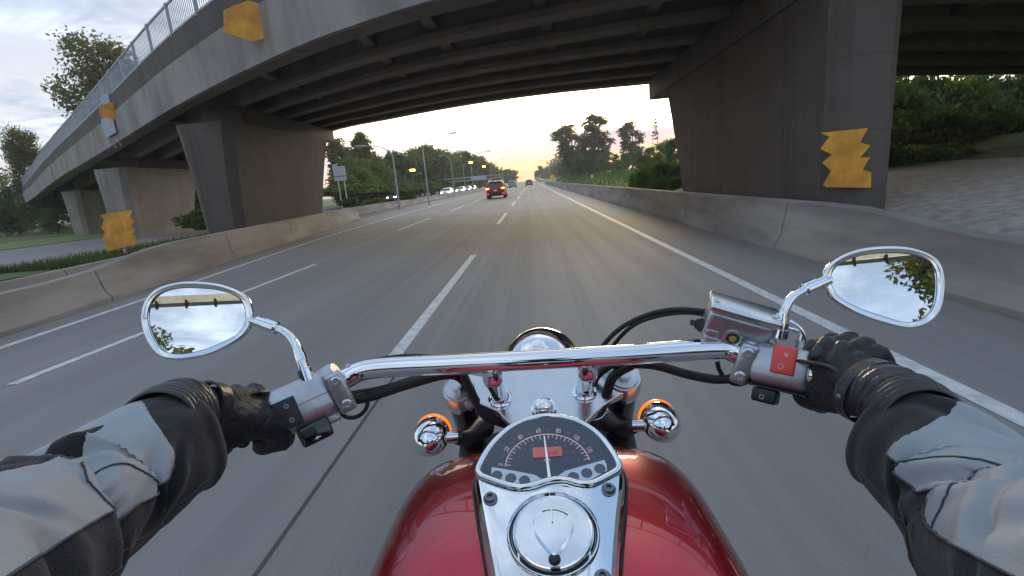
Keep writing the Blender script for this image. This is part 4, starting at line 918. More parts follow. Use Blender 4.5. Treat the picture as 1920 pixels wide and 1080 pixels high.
mL = mirror([(266, 590), (275, 561), (300, 539), (345, 528), (400, 530), (440, 541), (466, 558), (475, 582), (474, 605), (460, 629), (430, 649), (390, 667), (340, 676), (305, 671), (283, 650), (270, 621)], (371, 601), 0.82, (-0.42, -1, 0.42),
       [PY(576, 722, 0.752), PY(570, 700, 0.757), PY(562, 672, 0.765), PY(553, 645, 0.78), PY(535, 624, 0.795), PY(508, 612, 0.805), PY(470, 600, 0.832)],
       [(PY(578, 716, 0.752), PY(564, 676, 0.762), 0.0125), (PY(566, 678, 0.762), PY(558, 655, 0.77), 0.0112), (PY(520, 616, 0.80), PY(483, 603, 0.815), 0.0118)])
mR = mirror([(1541, 520), (1553, 495), (1590, 473), (1640, 462), (1700, 463), (1745, 478), (1765, 502), (1770, 540), (1762, 583), (1740, 608), (1705, 617), (1660, 609), (1610, 592), (1565, 567), (1547, 545)], (1656, 539), 0.82, (0.42, -1, 0.40),
       [PY(1463, 634, 0.775), PY(1466, 610, 0.775), PY(1470, 585, 0.78), PY(1484, 560, 0.79), PY(1510, 543, 0.80), PY(1556, 525, 0.832)],
       [(PY(1462, 636, 0.77), PY(1466, 606, 0.774), 0.0125), (PY(1465, 610, 0.774), PY(1468, 588, 0.778), 0.0112), (PY(1506, 545, 0.80), PY(1545, 528, 0.815), 0.0118)])
# --- cables
def cable(pts, r, name='cable', m_=RUBBER): part(MB().tube(CRS([PY(*p) for p in pts], 8), r, 12), name, m_, 180)
cable([(676, 688, .79), (705, 676, .84), (760, 668, .88), (820, 671, .93), (862, 690, .97), (900, 730, 1.0)], 0.0048)
cable([(690, 690, .80), (740, 675, .86), (800, 675, .92), (850, 695, .96)], 0.0032)
cable([(630, 752, .775), (690, 744, .80), (760, 722, .84), (838, 702, .88), (872, 716, .90), (892, 752, .90), (915, 782, .89), (970, 800, .90)], 0.0098)
cable([(640, 742, .79), (720, 728, .82), (800, 702, .88)], 0.0065)
cable([(634, 768, .765), (650, 782, .77), (672, 780, .78), (688, 762, .79), (690, 728, .80)], 0.0038, 'wire_loop')
cable([(1100, 720, .98), (1122, 662, .94), (1160, 618, .91), (1215, 590, .89), (1270, 580, .86), (1330, 585, .83)], 0.0048)
cable([(1118, 710, .97), (1145, 655, .93), (1185, 612, .90), (1235, 592, .88), (1290, 586, .85), (1330, 592, .83)], 0.0040)
cable([(1140, 684, .87), (1220, 684, .86), (1290, 702, .83), (1345, 711, .80), (1392, 706, .775)], 0.0085)
cable([(1345, 678, .80), (1350, 696, .80), (1368, 716, .79), (1392, 720, .78), (1412, 708, .775)], 0.0038, 'wire_loop')
cable([(1185, 684, .86), (1150, 706, .87), (1136, 744, .88), (1122, 778, .87), (1106, 808, .86)], 0.0095)
cable([(1150, 680, .88), (1118, 706, .90), (1110, 740, .90), (1118, 775, .89), (1122, 806, .88)], 0.0085)
cable([(868, 700, .88), (880, 726, .885), (897, 758, .885), (922, 784, .88), (962, 794, .89)], 0.0085)
cable([(1088, 786, .865), (1104, 789, .86), (1126, 784, .86), (1137, 772, .865)], 0.0016, 'wire_clip', CHROME)
# --- top yoke, risers, fork
PN = Vector((0, -0.5, 0.866)); P0 = Vector((BX, 0.862, 1.018))
def Q(x, y, h=0.0): return PPL(x, y, P0+PN*h, PN)
ol = [(838, 742), (838, 724), (850, 712), (872, 710), (905, 716), (960, 690), (1090, 684), (1140, 704), (1160, 692), (1182, 690), (1197, 704), (1196, 722), (1180, 740), (1150, 756), (1128, 772), (1092, 806), (962, 808), (935, 780), (898, 764), (868, 764), (848, 756)]
part(MB().prism([Q(x, y, -0.018) for x, y in ol], PN*0.018, 0.002, 0.002), 'top_yoke', ALUB, 30)
FA = Vector((0, 0.5, -0.866))
for sgn, (x, y) in ((-1, (860, 731)), (1, (1170, 710))):
    c = Q(x, y, 0.0)
    part(MB().lathe(c, PN, [(0.034, -0.03), (0.034, 0.002), (0.0325, 0.004), (0.028, 0.004), (0.027, 0.007), (0.0, 0.007)], 36), 'fork_cap', SATIN)
    part(MB().lathe(c+PN*0.007, PN, [(0.013, 0), (0.013, 0.006), (0.011, 0.008), (0, 0.008)], 6), 'fork_bolt', SATIN, 20)
    part(MB().lathe(c+FA*0.025, FA, [(0.030, 0), (0.030, 0.02), (0.0285, 0.022)], 32), 'fork_ring', CHROME)
    part(MB().lathe(c+FA*0.045, FA, [(0.028, 0), (0.0285, 0.01), (0.0285, 0.20), (0.027, 0.21)], 32), 'fork_cover', BLACKG)
    part(MB().lathe(c+FA*0.25, FA, [(0.021, 0), (0.021, 0.30), (0.028, 0.31), (0.028, 0.58), (0.02, 0.62), (0, 0.62)], 24), 'fork_tube', CHROME)
    x2, y2 = {-1: (938, 748), 1: (1096, 735)}[sgn]; rbp = Q(x2, y2, 0); top = Vector((rbp.x, 0.803, 1.112))
    part(MB().lathe(rbp, PN, [(0.024, 0), (0.024, 0.003), (0.021, 0.006), (0.018, 0.007)], 32), 'riser_flange', CHROME)
    part(MB().tube([rbp+PN*0.004, rbp.lerp(top, 0.5), top], [0.0165, 0.0165, 0.0165], 28), 'riser', CHROME, 50)
    part(MB().lathe(rbp.lerp(top, 0.32)+Vector((0, -0.0162, -0.004)), (0, -1, 0.35), [(0.0055, 0), (0.0055, 0.001), (0.004, 0.0013), (0, 0.0005)], 16), 'riser_hole', DARK)
    part(MB().box(top+Vector((0, 0.004, 0.006)), (0.036, 0.046, 0.044), bevel=0.012), 'bar_clamp', CHROME, 40)
c = Q(1020, 768, 0)
part(MB().lathe(c, PN, [(0.025, 0), (0.025, 0.003), (0.021, 0.005), (0.018, 0.004)], 32), 'stem_washer', CHROME)
part(MB().lathe(c+PN*0.003, PN, [(0.0165, 0), (0.0165, 0.010), (0.0145, 0.014), (0.010, 0.0155), (0, 0.016)], 12), 'stem_nut', CHROME, 30)
part(MB().tube([c+FA*0.018, c+FA*0.22], 0.03, 20), 'steering_head', BLACKP)
part(MB().prism([P0+FA*0.2+Vector((x, y*0.866, y*0.5)) for x, y in ((-.20, -.03), (.20, -.03), (.20, .05), (.08, .08), (-.08, .08), (-.20, .05))], FA*0.03), 'lower_yoke', BLACKP)
# --- headlight
hc = Vector((BX+0.002, 1.10, 0.992)); ha = Vector((0, -1, 0.22)).normalized()
part(MB().lathe(hc, ha, [(0.0, 0.050), (0.026, 0.048), (0.044, 0.044), (0.050, 0.038), (0.052, 0.028), (0.060, 0.022), (0.080, 0.002), (0.089, -0.018), (0.096, -0.038), (0.1025, -0.060), (0.105, -0.085), (0.102, -0.10), (0.096, -0.105)], 64), 'headlight_bucket', CHROME, 180)
part(MB().lathe(hc, ha, [(0.098, -0.100), (0.085, -0.118), (0.05, -0.130), (0, -0.134)], 48), 'headlight_lens', mat('clear_lens', (0.5, 0.52, 0.55), 0.05, coat=1), 60)
for sgn in (-1, 1): part(MB().box((BX+sgn*0.13, 1.07, 0.93), (0.07, 0.03, 0.05), bevel=0.008), 'headlight_bracket', BLACKP)
# --- turn signals
AMB = mat('lit_amber_lens', (0.9, 0.25, 0.01), 0.25, emit=1.0, ecol=(1.0, 0.20, 0.005), coat=0.5)
for sgn, (x, y) in ((-1, (806, 822)), (1, (1241, 795))):
    c = PY(x, y, 0.82); ax = Vector((sgn*0.05, -1, 0.10)).normalized(); r = 0.0345
    part(MB().lathe(c, ax, [(0.0, 0.040), (0.006, 0.0392), (0.012, 0.0370), (0.018, 0.0330), (0.0235, 0.0275), (0.0285, 0.0195), (0.0325, 0.008), (r, -0.008), (r, -0.022), (r*0.985, -0.026)], 48), 'indicator_shell', CHROME, 180)
    part(MB().lathe(c, ax, [(r*0.99, -0.024), (r*1.03, -0.028), (r*1.03, -0.034), (r*0.9, -0.044), (r*0.5, -0.051), (0, -0.053)], 48), 'indicator_lens', AMB, 60)
    q = Vector((c.x-sgn*0.040, c.y+0.012, c.z-0.006))
    part(MB().tube([Vector((c.x-sgn*0.024, c.y+0.004, c.z-0.003)), Vector((c.x-sgn*0.050, c.y+0.012, c.z-0.007))], [0.0115, 0.0115], 24), 'indicator_joint', CHROME, 60)
    e = Vector((BX+sgn*0.135, 0.965, 0.930)); s0 = Vector((c.x-sgn*0.048, c.y+0.011, c.z-0.007))
    part(MB().tube(CRS([s0, s0.lerp(e, 0.35)+Vector((0, -0.01, -0.004)), e.lerp(s0, 0.3), e], 5), [0.0125+0.0009*i for i in range(16)], 18), 'indicator_arm', BLACKP, 180)
# --- tank
def tank_ring(Y, w, zt, zb, wz=0.50, pw=3.1, n=72):
    ring = []; zm = lerp(zb, zt, wz)
    for k in range(n):
        a = 2*math.pi*k/n; cx, sx = math.cos(a), math.sin(a)
        hz_ = (zt-zm) if sx > 0 else (zm-zb)
        p_ = pw if sx > 0 else 2.0
        ring.append(Vector((BX+w*math.copysign(abs(cx)**(2/p_), cx), Y, zm+hz_*math.copysign(abs(sx)**(2/p_), sx))))
    return ring
TS = [(0.750, 0.09, 0.965, 0.93), (0.747, 0.150, 0.99, 0.91), (0.738, 0.186, 1.005, 0.895), (0.716, 0.208, 1.018, 0.875), (0.678, 0.221, 1.030, 0.86), (0.615, 0.229, 1.040, 0.85), (0.54, 0.232, 1.044, 0.842), (0.46, 0.233, 1.043, 0.84), (0.36, 0.227, 1.030, 0.84), (0.25, 0.210, 1.005, 0.845), (0.13, 0.180, 0.965, 0.85), (0.0, 0.14, 0.915, 0.86), (-0.08, 0.11, 0.885, 0.862)]
rows = []
for k in range(49):
    t = k/48; u = t*(len(TS)-1); i = min(int(u), len(TS)-2); f = u-i
    g = lambda j: CRS([(s[j], 0, 0) for s in TS[max(0, i-1):i+3]], 1)
    def cr(j):
        p = [TS[max(0, i-1)][j], TS[i][j], TS[i+1][j], TS[min(len(TS)-1, i+2)][j]]
        return 0.5*(2*p[1]+(p[2]-p[0])*f+(2*p[0]-5*p[1]+4*p[2]-p[3])*f*f+(3*p[1]-p[0]-3*p[2]+p[3])*f**3)
    rows.append(tank_ring(cr(0), cr(1), cr(2), cr(3)))
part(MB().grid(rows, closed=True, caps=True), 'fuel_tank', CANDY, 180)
for sgn in (-1, 1):
    pts = [(BX+sgn*(interp(Y, [-.05, .13, .25, .36, .46, .54, .61, .66], [.115, .187, .216, .234, .240, .239, .236, .226])), Y, 0.872+0.02*(0.6-Y)*0) for Y in (0.66, 0.6, 0.54, 0.46, 0.36, 0.25, 0.13, 0.0)]
    part(MB().tube(CRS(pts, 6), 0.010, 14), 'tank_trim', CHROME, 180)
# --- console and speedometer
SL = R(17); KN = Vector((0, -math.sin(SL), math.cos(SL))); K0 = Vector((BX, 0.45, 1.072))
def K(x, y, h=0.0): return PPL(x, y, K0+KN*h, KN)
co = [(1158, 1180), (1154, 1080), (1160, 980), (1167, 910), (1166, 878), (1158, 858), (1135, 826), (1108, 802), (1072, 786), (1030, 780), (988, 787), (952, 804), (922, 832), (899, 866), (891, 888), (896, 930), (908, 1000), (922, 1080), (940, 1180)]
CO = CRS([K(x, y) for x, y in co], 4)
def inset(P, m_, dz):
    c = sum(P, Vector())/len(P); out = []
    N_ = len(P)
    for i in range(N_):
        t = (P[(i+1) % N_]-P[i-1]).normalized(); nn_ = t.cross(KN)
        if nn_.dot(c-P[i]) < 0: nn_ = -nn_
        out.append(P[i]+nn_*m_+KN*dz)
    return out
mb = MB(); mb.grid([inset(CO, -0.004, -0.07), inset(CO, -0.003, -0.014), inset(CO, 0.000, -0.006), inset(CO, 0.004, -0.001), inset(CO, 0.009, 0.0)], closed=True)
n0 = len(CO); mb.f.append(tuple(range(4*n0, 5*n0)))
cons = part(mb, 'tank_console', CHROME, 12)
# black skirt: dark reflection in the console's chrome sides, put in as colour
part(MB().grid([inset(CO, -0.007, -0.075), inset(CO, -0.0075, -0.022), inset(CO, -0.0035, -0.018)], closed=True), 'console_dark_reflection', BLACKG, 50)
bo = [(892, 884), (900, 862), (921, 831), (952, 803), (988, 786), (1030, 779), (1072, 785), (1108, 801), (1136, 825), (1158, 856), (1166, 876), (1160, 888), (1140, 900), (1112, 913), (1085, 913), (1058, 906), (1030, 908), (1002, 917), (975, 921), (945, 915), (915, 905), (898, 897)]
BO = CRS([K(x, y) for x, y in bo], 4, closed=True)
def IN(m_, h): return inset(BO, m_, h)
mb = MB().grid([IN(-0.001, -0.012), IN(-0.001, 0.002), IN(0.0005, 0.0052), IN(0.0028, 0.0064), IN(0.0058, 0.0060), IN(0.0072, 0.0040), IN(0.0076, 0.002)], closed=True)
spd = part(mb, 'speedometer_bezel', CHROME, 180)
FACE = mat('dial_face', (0.040, 0.055, 0.075), 0.30, coat=0.35); PRT = mat('dial_print', (0.62, 0.46, 0.46), 0.5, emit=0.12, ecol=(1, 0.7, 0.7)); WHT = mat('dial_panel', (0.55, 0.62, 0.68), 0.35, metal=0.2)
GR = mat('dial_print_grey', (0.22, 0.27, 0.32), 0.5)
mb = MB(); mb.add(IN(0.0072, 0.0035), [tuple(range(len(BO)))]); face = part(mb, 'dial_face', FACE, None)
# crop helpers: dial coordinates measured on a 3.375x enlargement
def D(x, y, h): return K(870+x/3.375, 760+y/3.375, h)
H1 = 0.0040
def poly(name, pts, h, m_, parent, th=0.0004): return MB().prism([D(x, y, h) for x, y in pts], KN*th).build(name, m_, parent)
poly('indicator_panel', [(176, 392), (300, 412), (445, 440), (500, 470), (490, 482), (440, 497), (370, 512), (300, 500), (225, 482), (185, 462), (172, 436)], H1, WHT, face)
poly('indicator_panel', [(888, 346), (640, 416), (585, 455), (590, 472), (640, 486), (710, 492), (780, 484), (860, 440), (905, 415), (902, 375)], H1, WHT, face)
for (x, y) in ((209, 443), (296, 460), (383, 475), (692, 453), (777, 428), (860, 400)):
    c = D(x, y, H1+0.0006); MB().lathe(c, KN, [(0.0068, -0.0001), (0.0066, 0.0006), (0.0060, 0.0006), (0.0058, 0.0002), (0, 0.0004)], 28).build('indicator_lamp', mat('smoked_lens', (0.07, 0.095, 0.115), 0.25, coat=0.4), face, smooth=40)
EC = (532, 400)
def E_(ang, rx, ry): a = R(ang); return (EC[0]+rx*math.cos(a), EC[1]-ry*math.sin(a))
def ang(v): return 174-v*1.205
mb = MB()
N_ = 72; A = [ang(-2)+(ang(133)-ang(-2))*k/N_ for k in range(N_+1)]
mb.grid([[D(*E_(a, 274, 220), H1) for a in A], [D(*E_(a, 268, 214.5), H1) for a in A]])
for v in range(0, 131, 5):
    L = 22 if v % 10 else 34; a = ang(v); wd = 0.35 if v % 10 else 0.6
    mb.add([D(*E_(a-wd, 270, 216), H1), D(*E_(a+wd, 270, 216), H1), D(*E_(a+wd, 270-L, 216-L*0.8), H1), D(*E_(a-wd, 270-L, 216-L*0.8), H1)], [(0, 1, 2, 3)])
mb.build('dial_scale', PRT, face, fixn=False)
def text(s_, x, y, hgt, rot, h, m_, name, mapf, parent, wide=0.8):
    cu = bpy.data.curves.new('t', 'FONT'); cu.body = s_; cu.align_x = 'CENTER'; cu.align_y = 'CENTER'; cu.size = 1.0; cu.resolution_u = 3
    o = bpy.data.objects.new('t', cu); COL.objects.link(o); dg = bpy.context.evaluated_depsgraph_get()
    me = bpy.data.meshes.new_from_object(o.evaluated_get(dg)); bpy.data.objects.remove(o)
    ca, sa = math.cos(R(rot)), math.sin(R(rot)); vs = []
    for v in me.vertices:
        tx, ty = v.co.x*hgt*wide*1.4, v.co.y*hgt*1.4; vs.append(mapf(x+tx*ca-ty*sa, y-(tx*sa+ty*ca), h))
    fs = [tuple(p.vertices) for p in me.polygons]
    return MB().add(vs, fs).build(name, m_, parent, fixn=False)
for v in range(0, 131, 10):
    big = v % 20 == 0; x, y = E_(ang(v), 301, 243); text(str(v), x, y, 30 if big else 17, ang(v)-90, H1, PRT if big else GR, 'dial_number', D, face, 0.62 if v >= 100 else 0.75)
for v, kk in zip(range(0, 131, 16), (0, 20, 40, 60, 80, 100, 120, 140, 160, 180)):
    x, y = E_(ang(v), 205, 165); text(str(kk), x, y, 14, ang(v)-90, H1, GR, 'dial_number', D, face, 0.7)
poly('display', [(432, 268), (617, 262), (622, 320), (436, 334)], H1, mat('lcd_red', (0.42, 0.11, 0.09), 0.4, emit=0.12, ecol=(1.0, 0.22, 0.16)), face)
text('6184', 566, 302, 24, 3, H1+0.0006, mat('lcd_digit', (0.30, 0.05, 0.05), 0.5), 'display_digits', D, face, 0.9)
text('mph', 527, 346, 22, 2, H1, PRT, 'unit_text', D, face); text('km/h', 533, 372, 14, 2, H1, GR, 'unit_text', D, face)
MB().prism([D(504, 196, 0.0058), D(511, 196, 0.0058), D(550, 455, 0.0058), D(530, 456, 0.0058)], KN*0.0010).build('needle', mat('needle_white', (0.85, 0.80, 0.80), 0.4, emit=0.15), face)
mb = MB(); mb.add(IN(0.0098, 0.0102), [tuple(range(len(BO)))])
# screws
def socket_screw(x, y, r):
    c = K(x, y, 0.0); o = part(MB().lathe(c, KN, [(r*1.2, 0.0002), (r*1.2, 0.0012), (r, 0.0016), (r, 0.004), (r*0.85, 0.0055), (r*0.5, 0.0055), (r*0.46, 0.0025), (0, 0.0025)], 24), 'console_screw', mat('screw_steel', (0.20, 0.21, 0.23), 0.3, metal=0.9)); return o
socket_screw(919.5, 935.5, 0.0072); socket_screw(1141.5, 918.5, 0.0072); socket_screw(1130, 1084, 0.0072)
# filler cap
cc = K(1037, 1000, 0)
part(MB().lathe(cc, KN, [(0.0510, 0.000), (0.0502, 0.0030), (0.0480, 0.0040), (0.0465, 0.001), (0.0455, -0.001)], 72), 'cap_surround', CHROME, 60)
part(MB().lathe(cc, KN, [(0.0458, 0.0005), (0.0450, 0.001), (0.0440, 0.0008)], 72), 'cap_seal', RUBBER)
fc = part(MB().lathe(cc, KN, [(0.0440, 0.000), (0.0440, 0.004), (0.0425, 0.0062), (0.0405, 0.0055), (0.0398, 0.0060), (0.0, 0.0060)], 72), 'filler_cap', CHROME, 14)
sh = [(1037, 958), (1055, 962), (1070, 972), (1076, 988), (1073, 1004), (1062, 1024), (1050, 1040), (1040, 1046), (1030, 1040), (1012, 1018), (1001, 1000), (999, 985), (1004, 970), (1018, 961)]
S_ = CRS([K(x, y, 0.0056) for x, y in sh], 4, closed=True); cS = sum(S_, Vector())/len(S_)
mb = MB().grid([S_, [p+(cS-p)*0.02+KN*0.0036 for p in S_], [p+(cS-p)*0.10+KN*0.0044 for p in S_], [p+(cS-p)*0.5+KN*0.0044 for p in S_], [cS+(p-cS)*0.001+KN*0.0044 for p in S_]], closed=True)
fl = part(mb, 'lock_flap', CHROME, 14)
MB().box(K(1035, 967, 0.0106), (0.0020, 0.016, 0.0020), (Vector((1, 0, 0)), Vector((0, math.cos(SL), math.sin(SL))), KN), 0.0005).build('flap_rib', CHROME, fl)
part(MB().lathe(K(1040, 1050, 0.005), KN, [(0.0062, 0), (0.0064, 0.002), (0.005, 0.004), (0, 0.0045)], 24), 'lock_barrel', DARK)
# seam pressed into the lower console
for xs in ([(966, 1000), (972, 1040), (980, 1090), (990, 1150)], [(1108, 990), (1106, 1040), (1102, 1090), (1096, 1150)]):
    part(MB().tube(CRS([K(x, y, 0.0002) for x, y in xs], 5), 0.0012, 8), 'console_crease', CHROME, 180)
# --- rest of the machine, below the picture
def wheel(Y, r, name='wheel'):
    w_ = part(MB().lathe((BX-0.06, Y, r), (1, 0, 0), [(r-0.10, 0), (r-0.02, 0.0), (r, 0.03), (r, 0.09), (r-0.02, 0.12), (r-0.10, 0.12)], 40), name, TYRE)
    MB().lathe((BX-0.05, Y, r), (1, 0, 0), [(r-0.13, 0), (r-0.095, 0.0), (r-0.095, 0.10), (r-0.13, 0.10)], 32).build('rim', CHROME, w_, smooth=40)
    for k in range(9):
        a = 2*math.pi*k/9; MB().box((BX, Y+math.cos(a)*(r-0.12)/2, r+math.sin(a)*(r-0.12)/2), (0.03, r-0.13, 0.028), (Vector((1, 0, 0)), Vector((0, math.cos(a), math.sin(a))), Vector((0, -math.sin(a), math.cos(a)))), 0.005).build('spoke', ALU, w_)
    MB().tube([(BX-0.08, Y, r), (BX+0.08, Y, r)], 0.04, 16).build('hub', ALU, w_)
wheel(1.345, 0.33); wheel(-0.32, 0.32)
def fender(Y, rz, r, a0, a1, w, m_):
    rows = []
    for k in range(25):
        a = R(lerp(a0, a1, k/24)); row = []
        for j in range(9):
            b = lerp(-1, 1, j/8); rr = r-0.035*abs(b)**2.5; row.append((BX+b*w/2, Y+math.cos(a)*rr, rz+math.sin(a)*rr))
        rows.append(row)
    o = MB().grid(rows).build('mudguard', m_, bike, smooth=180); s__ = o.modifiers.new('thickness', 'SOLIDIFY'); s__.thickness = 0.004
fender(1.345, 0.33, 0.365, 20, 165, 0.15, CANDY); fender(-0.32, 0.32, 0.37, 10, 175, 0.22, CANDY)
part(MB().box((BX, 0.36, 0.42), (0.26, 0.42, 0.26), bevel=0.06), 'crankcase', ALU, 50)
for dy, an in ((0.12, 18), (-0.12, -18)):
    for k in range(9):
        a = R(an); d = Vector((0, math.sin(a), math.cos(a))); part(MB().box(Vector((BX, 0.36+dy*0.5, 0.52))+d*(0.03*k), (0.20-0.004*k, 0.17, 0.012), (Vector((1, 0, 0)), Vector((0, math.cos(a), -math.sin(a))), d), 0.004), 'cylinder_fin', BLACKP)
for zz in (0.22, 0.32): part(MB().tube(CRS([(BX+0.12, 0.55, 0.5), (BX+0.20, 0.50, zz), (BX+0.21, 0.2, zz-0.03), (BX+0.22, -0.6, zz+0.02)], 8), 0.032, 18), 'exhaust_pipe', CHROME, 180)
for sgn in (-1, 1):
    part(MB().tube(CRS([(BX+sgn*0.03, 0.85, 0.86), (BX+sgn*0.12, 0.72, 0.40), (BX+sgn*0.12, 0.55, 0.24), (BX+sgn*0.12, 0.0, 0.24), (BX+sgn*0.10, -0.32, 0.32)], 8), 0.016, 12), 'frame_tube', BLACKG, 180)
    part(MB().box((BX+sgn*0.24, 0.42, 0.27), (0.12, 0.10, 0.03), bevel=0.01), 'footrest', RUBBER)
rows = []
for Y, w, z in ((0.0, 0.07, 0.88), (-0.06, 0.13, 0.86), (-0.18, 0.17, 0.80), (-0.34, 0.17, 0.76), (-0.50, 0.15, 0.79), (-0.60, 0.11, 0.88), (-0.75, 0.10, 0.90), (-0.84, 0.05, 0.88)):
    rows.append([Vector((BX+w*math.cos(2*math.pi*k/24), Y, z-0.05+0.05*math.sin(2*math.pi*k/24))) for k in range(24)])
part(MB().grid(rows, closed=True, caps=True), 'seat', mat('black_leather_seat', (0.015, 0.014, 0.014), 0.5, bump=0.3, bscale=150), 180)


# ------------------------------------------------------------------ rider
GLV = mat('glove_leather', (0.016, 0.016, 0.018), 0.56, bump=0.5, bscale=190, rvar=0.15, vscale=30, var=0.25)
GLV2 = mat('glove_smooth_leather', (0.022, 0.022, 0.024), 0.30, bump=0.2, bscale=120, rvar=0.12, vscale=25, var=0.2)
NYL = mat('black_nylon', (0.016, 0.015, 0.016), 0.9, bump=0.35, bscale=500, var=0.25, vscale=12, sheen=0.15)
GREY = mat('grey_jacket_fabric', (0.32, 0.345, 0.36), 0.58, bump=0.18, bscale=500, var=0.10, vscale=6, spec=0.45)
rider = thing('person', 'rider in grey and black jacket and black gloves holding the handlebar of the red motorcycle', 'person', (0, -0.3, 0))
def capsule(mb, p, rp, q, rq, seg=14):
    p, q = Vector(p), Vector(q); d = q-p; L = max(d.length, 1e-6); ax = d/L; prof = []
    for k in range(6): a = -math.pi/2+math.pi/2*k/5; prof.append((rp*math.cos(a), rp*math.sin(a)))
    for k in range(6): a = math.pi/2*k/5; prof.append((rq*math.cos(a), L+rq*math.sin(a)))
    prof = [(max(r, 1e-4), z) for r, z in prof]
    b = len(mb.v); mb.lathe(p, ax, prof, seg); n = len(prof)
    mb.f.append(tuple(b+k for k in range(seg))); mb.f.append(tuple(b+(n-1)*seg+k for k in range(seg-1, -1, -1)))
def fuse(mb, name, m_, parent, voxel, smooth_it=6, disp=None, vmat=None):
    """one continuous skin round overlapping volumes"""
    me = bpy.data.meshes.new('tmp'); me.from_pydata([tuple(v) for v in mb.v], [], mb.f)
    bm = bmesh.new(); bm.from_mesh(me); bmesh.ops.recalc_face_normals(bm, faces=bm.faces); bm.to_mesh(me); bm.free()
    o = bpy.data.objects.new('tmp', me); COL.objects.link(o)
    r = o.modifiers.new('r', 'REMESH'); r.mode = 'VOXEL'; r.voxel_size = voxel
    if smooth_it: s_ = o.modifiers.new('s', 'SMOOTH'); s_.iterations = smooth_it; s_.factor = 0.6
    dg = bpy.context.evaluated_depsgraph_get(); m2 = bpy.data.meshes.new_from_object(o.evaluated_get(dg)); bpy.data.objects.remove(o)
    o0 = ORG[rider.name]
    n = len(m2.vertices); nm = [v.normal.copy() for v in m2.vertices]
    for v, nn_ in zip(m2.vertices, nm):
        if disp: v.co = v.co+nn_*disp(v.co.copy())
        v.co = v.co-o0
    m2.materials.clear(); m2.materials.append(m_); m2.polygons.foreach_set('use_smooth', [True]*len(m2.polygons)); m2.name = name
    oo = bpy.data.objects.new(name, m2); COL.objects.link(oo); oo.parent = parent; return oo
def rp(mb, name, m_, smooth=60, parent=None): return mb.build(name, m_, parent or rider, smooth=smooth)
# body: one continuous skinned figure (mostly under the clothes and behind the camera)
mb = MB()
SH = {-1: Vector((-0.235, -0.14, 1.285)), 1: Vector((0.215, -0.14, 1.285))}
capsule(mb, (0, -0.40, 0.90), 0.155, (0, -0.30, 1.05), 0.135); capsule(mb, (0, -0.30, 1.05), 0.135, (0, -0.20, 1.24), 0.145)
for s_ in (-1, 1):
    capsule(mb, (0, -0.19, 1.25), 0.12, SH[s_], 0.07)
    capsule(mb, (s_*0.07, -0.19, 1.12), 0.10, (s_*0.10, -0.17, 1.22), 0.09)
    hip = Vector((s_*0.10, -0.40, 0.86)); kn = Vector((s_*0.29, 0.10, 0.78)); an = Vector((s_*0.25, 0.36, 0.36))
    capsule(mb, hip, 0.105, kn, 0.068); capsule(mb, kn, 0.068, an, 0.045)
capsule(mb, (0, -0.19, 1.30), 0.07, (0, -0.185, 1.40), 0.058); capsule(mb, (0, -0.21, 1.50), 0.095, (0, -0.20, 1.53), 0.10)
fuse(mb, 'body', NYL, rider, 0.018, 8)
for s_ in (-1, 1):
    mb = MB(); capsule(mb, (s_*0.25, 0.34, 0.34), 0.052, (s_*0.25, 0.36, 0.44), 0.055); capsule(mb, (s_*0.25, 0.32, 0.325), 0.045, (s_*0.255, 0.52, 0.32), 0.042); fuse(mb, 'boot', GLV2, rider, 0.01, 4)
# helmet: shell and visor, behind the camera
def ell(c, rx, ry, rz, a0=0.0, a1=math.pi, n=24, m2=32):
    return [[Vector((c[0]+rx*math.sin(lerp(a0, a1, i/n))*math.cos(2*math.pi*j/m2), c[1]+ry*math.sin(lerp(a0, a1, i/n))*math.sin(2*math.pi*j/m2), c[2]+rz*math.cos(lerp(a0, a1, i/n)))) for j in range(m2)] for i in range(n+1)]
rp(MB().grid(ell((0, -0.215, 1.545), 0.130, 0.150, 0.145, 0.001, 2.4), closed=True), 'helmet', mat('helmet_black', (0.02, 0.02, 0.022), 0.15, coat=1), 180)
rows = [[Vector((0.134*math.cos(a)*math.sin(b), -0.215+0.155*math.sin(a)*math.sin(b), 1.545+0.150*math.cos(b))) for a in [R(20+140*k/16) for k in range(17)]] for b in [R(62+46*k/8) for k in range(9)]]
rp(MB().grid(rows), 'visor', GLASSD, 180)
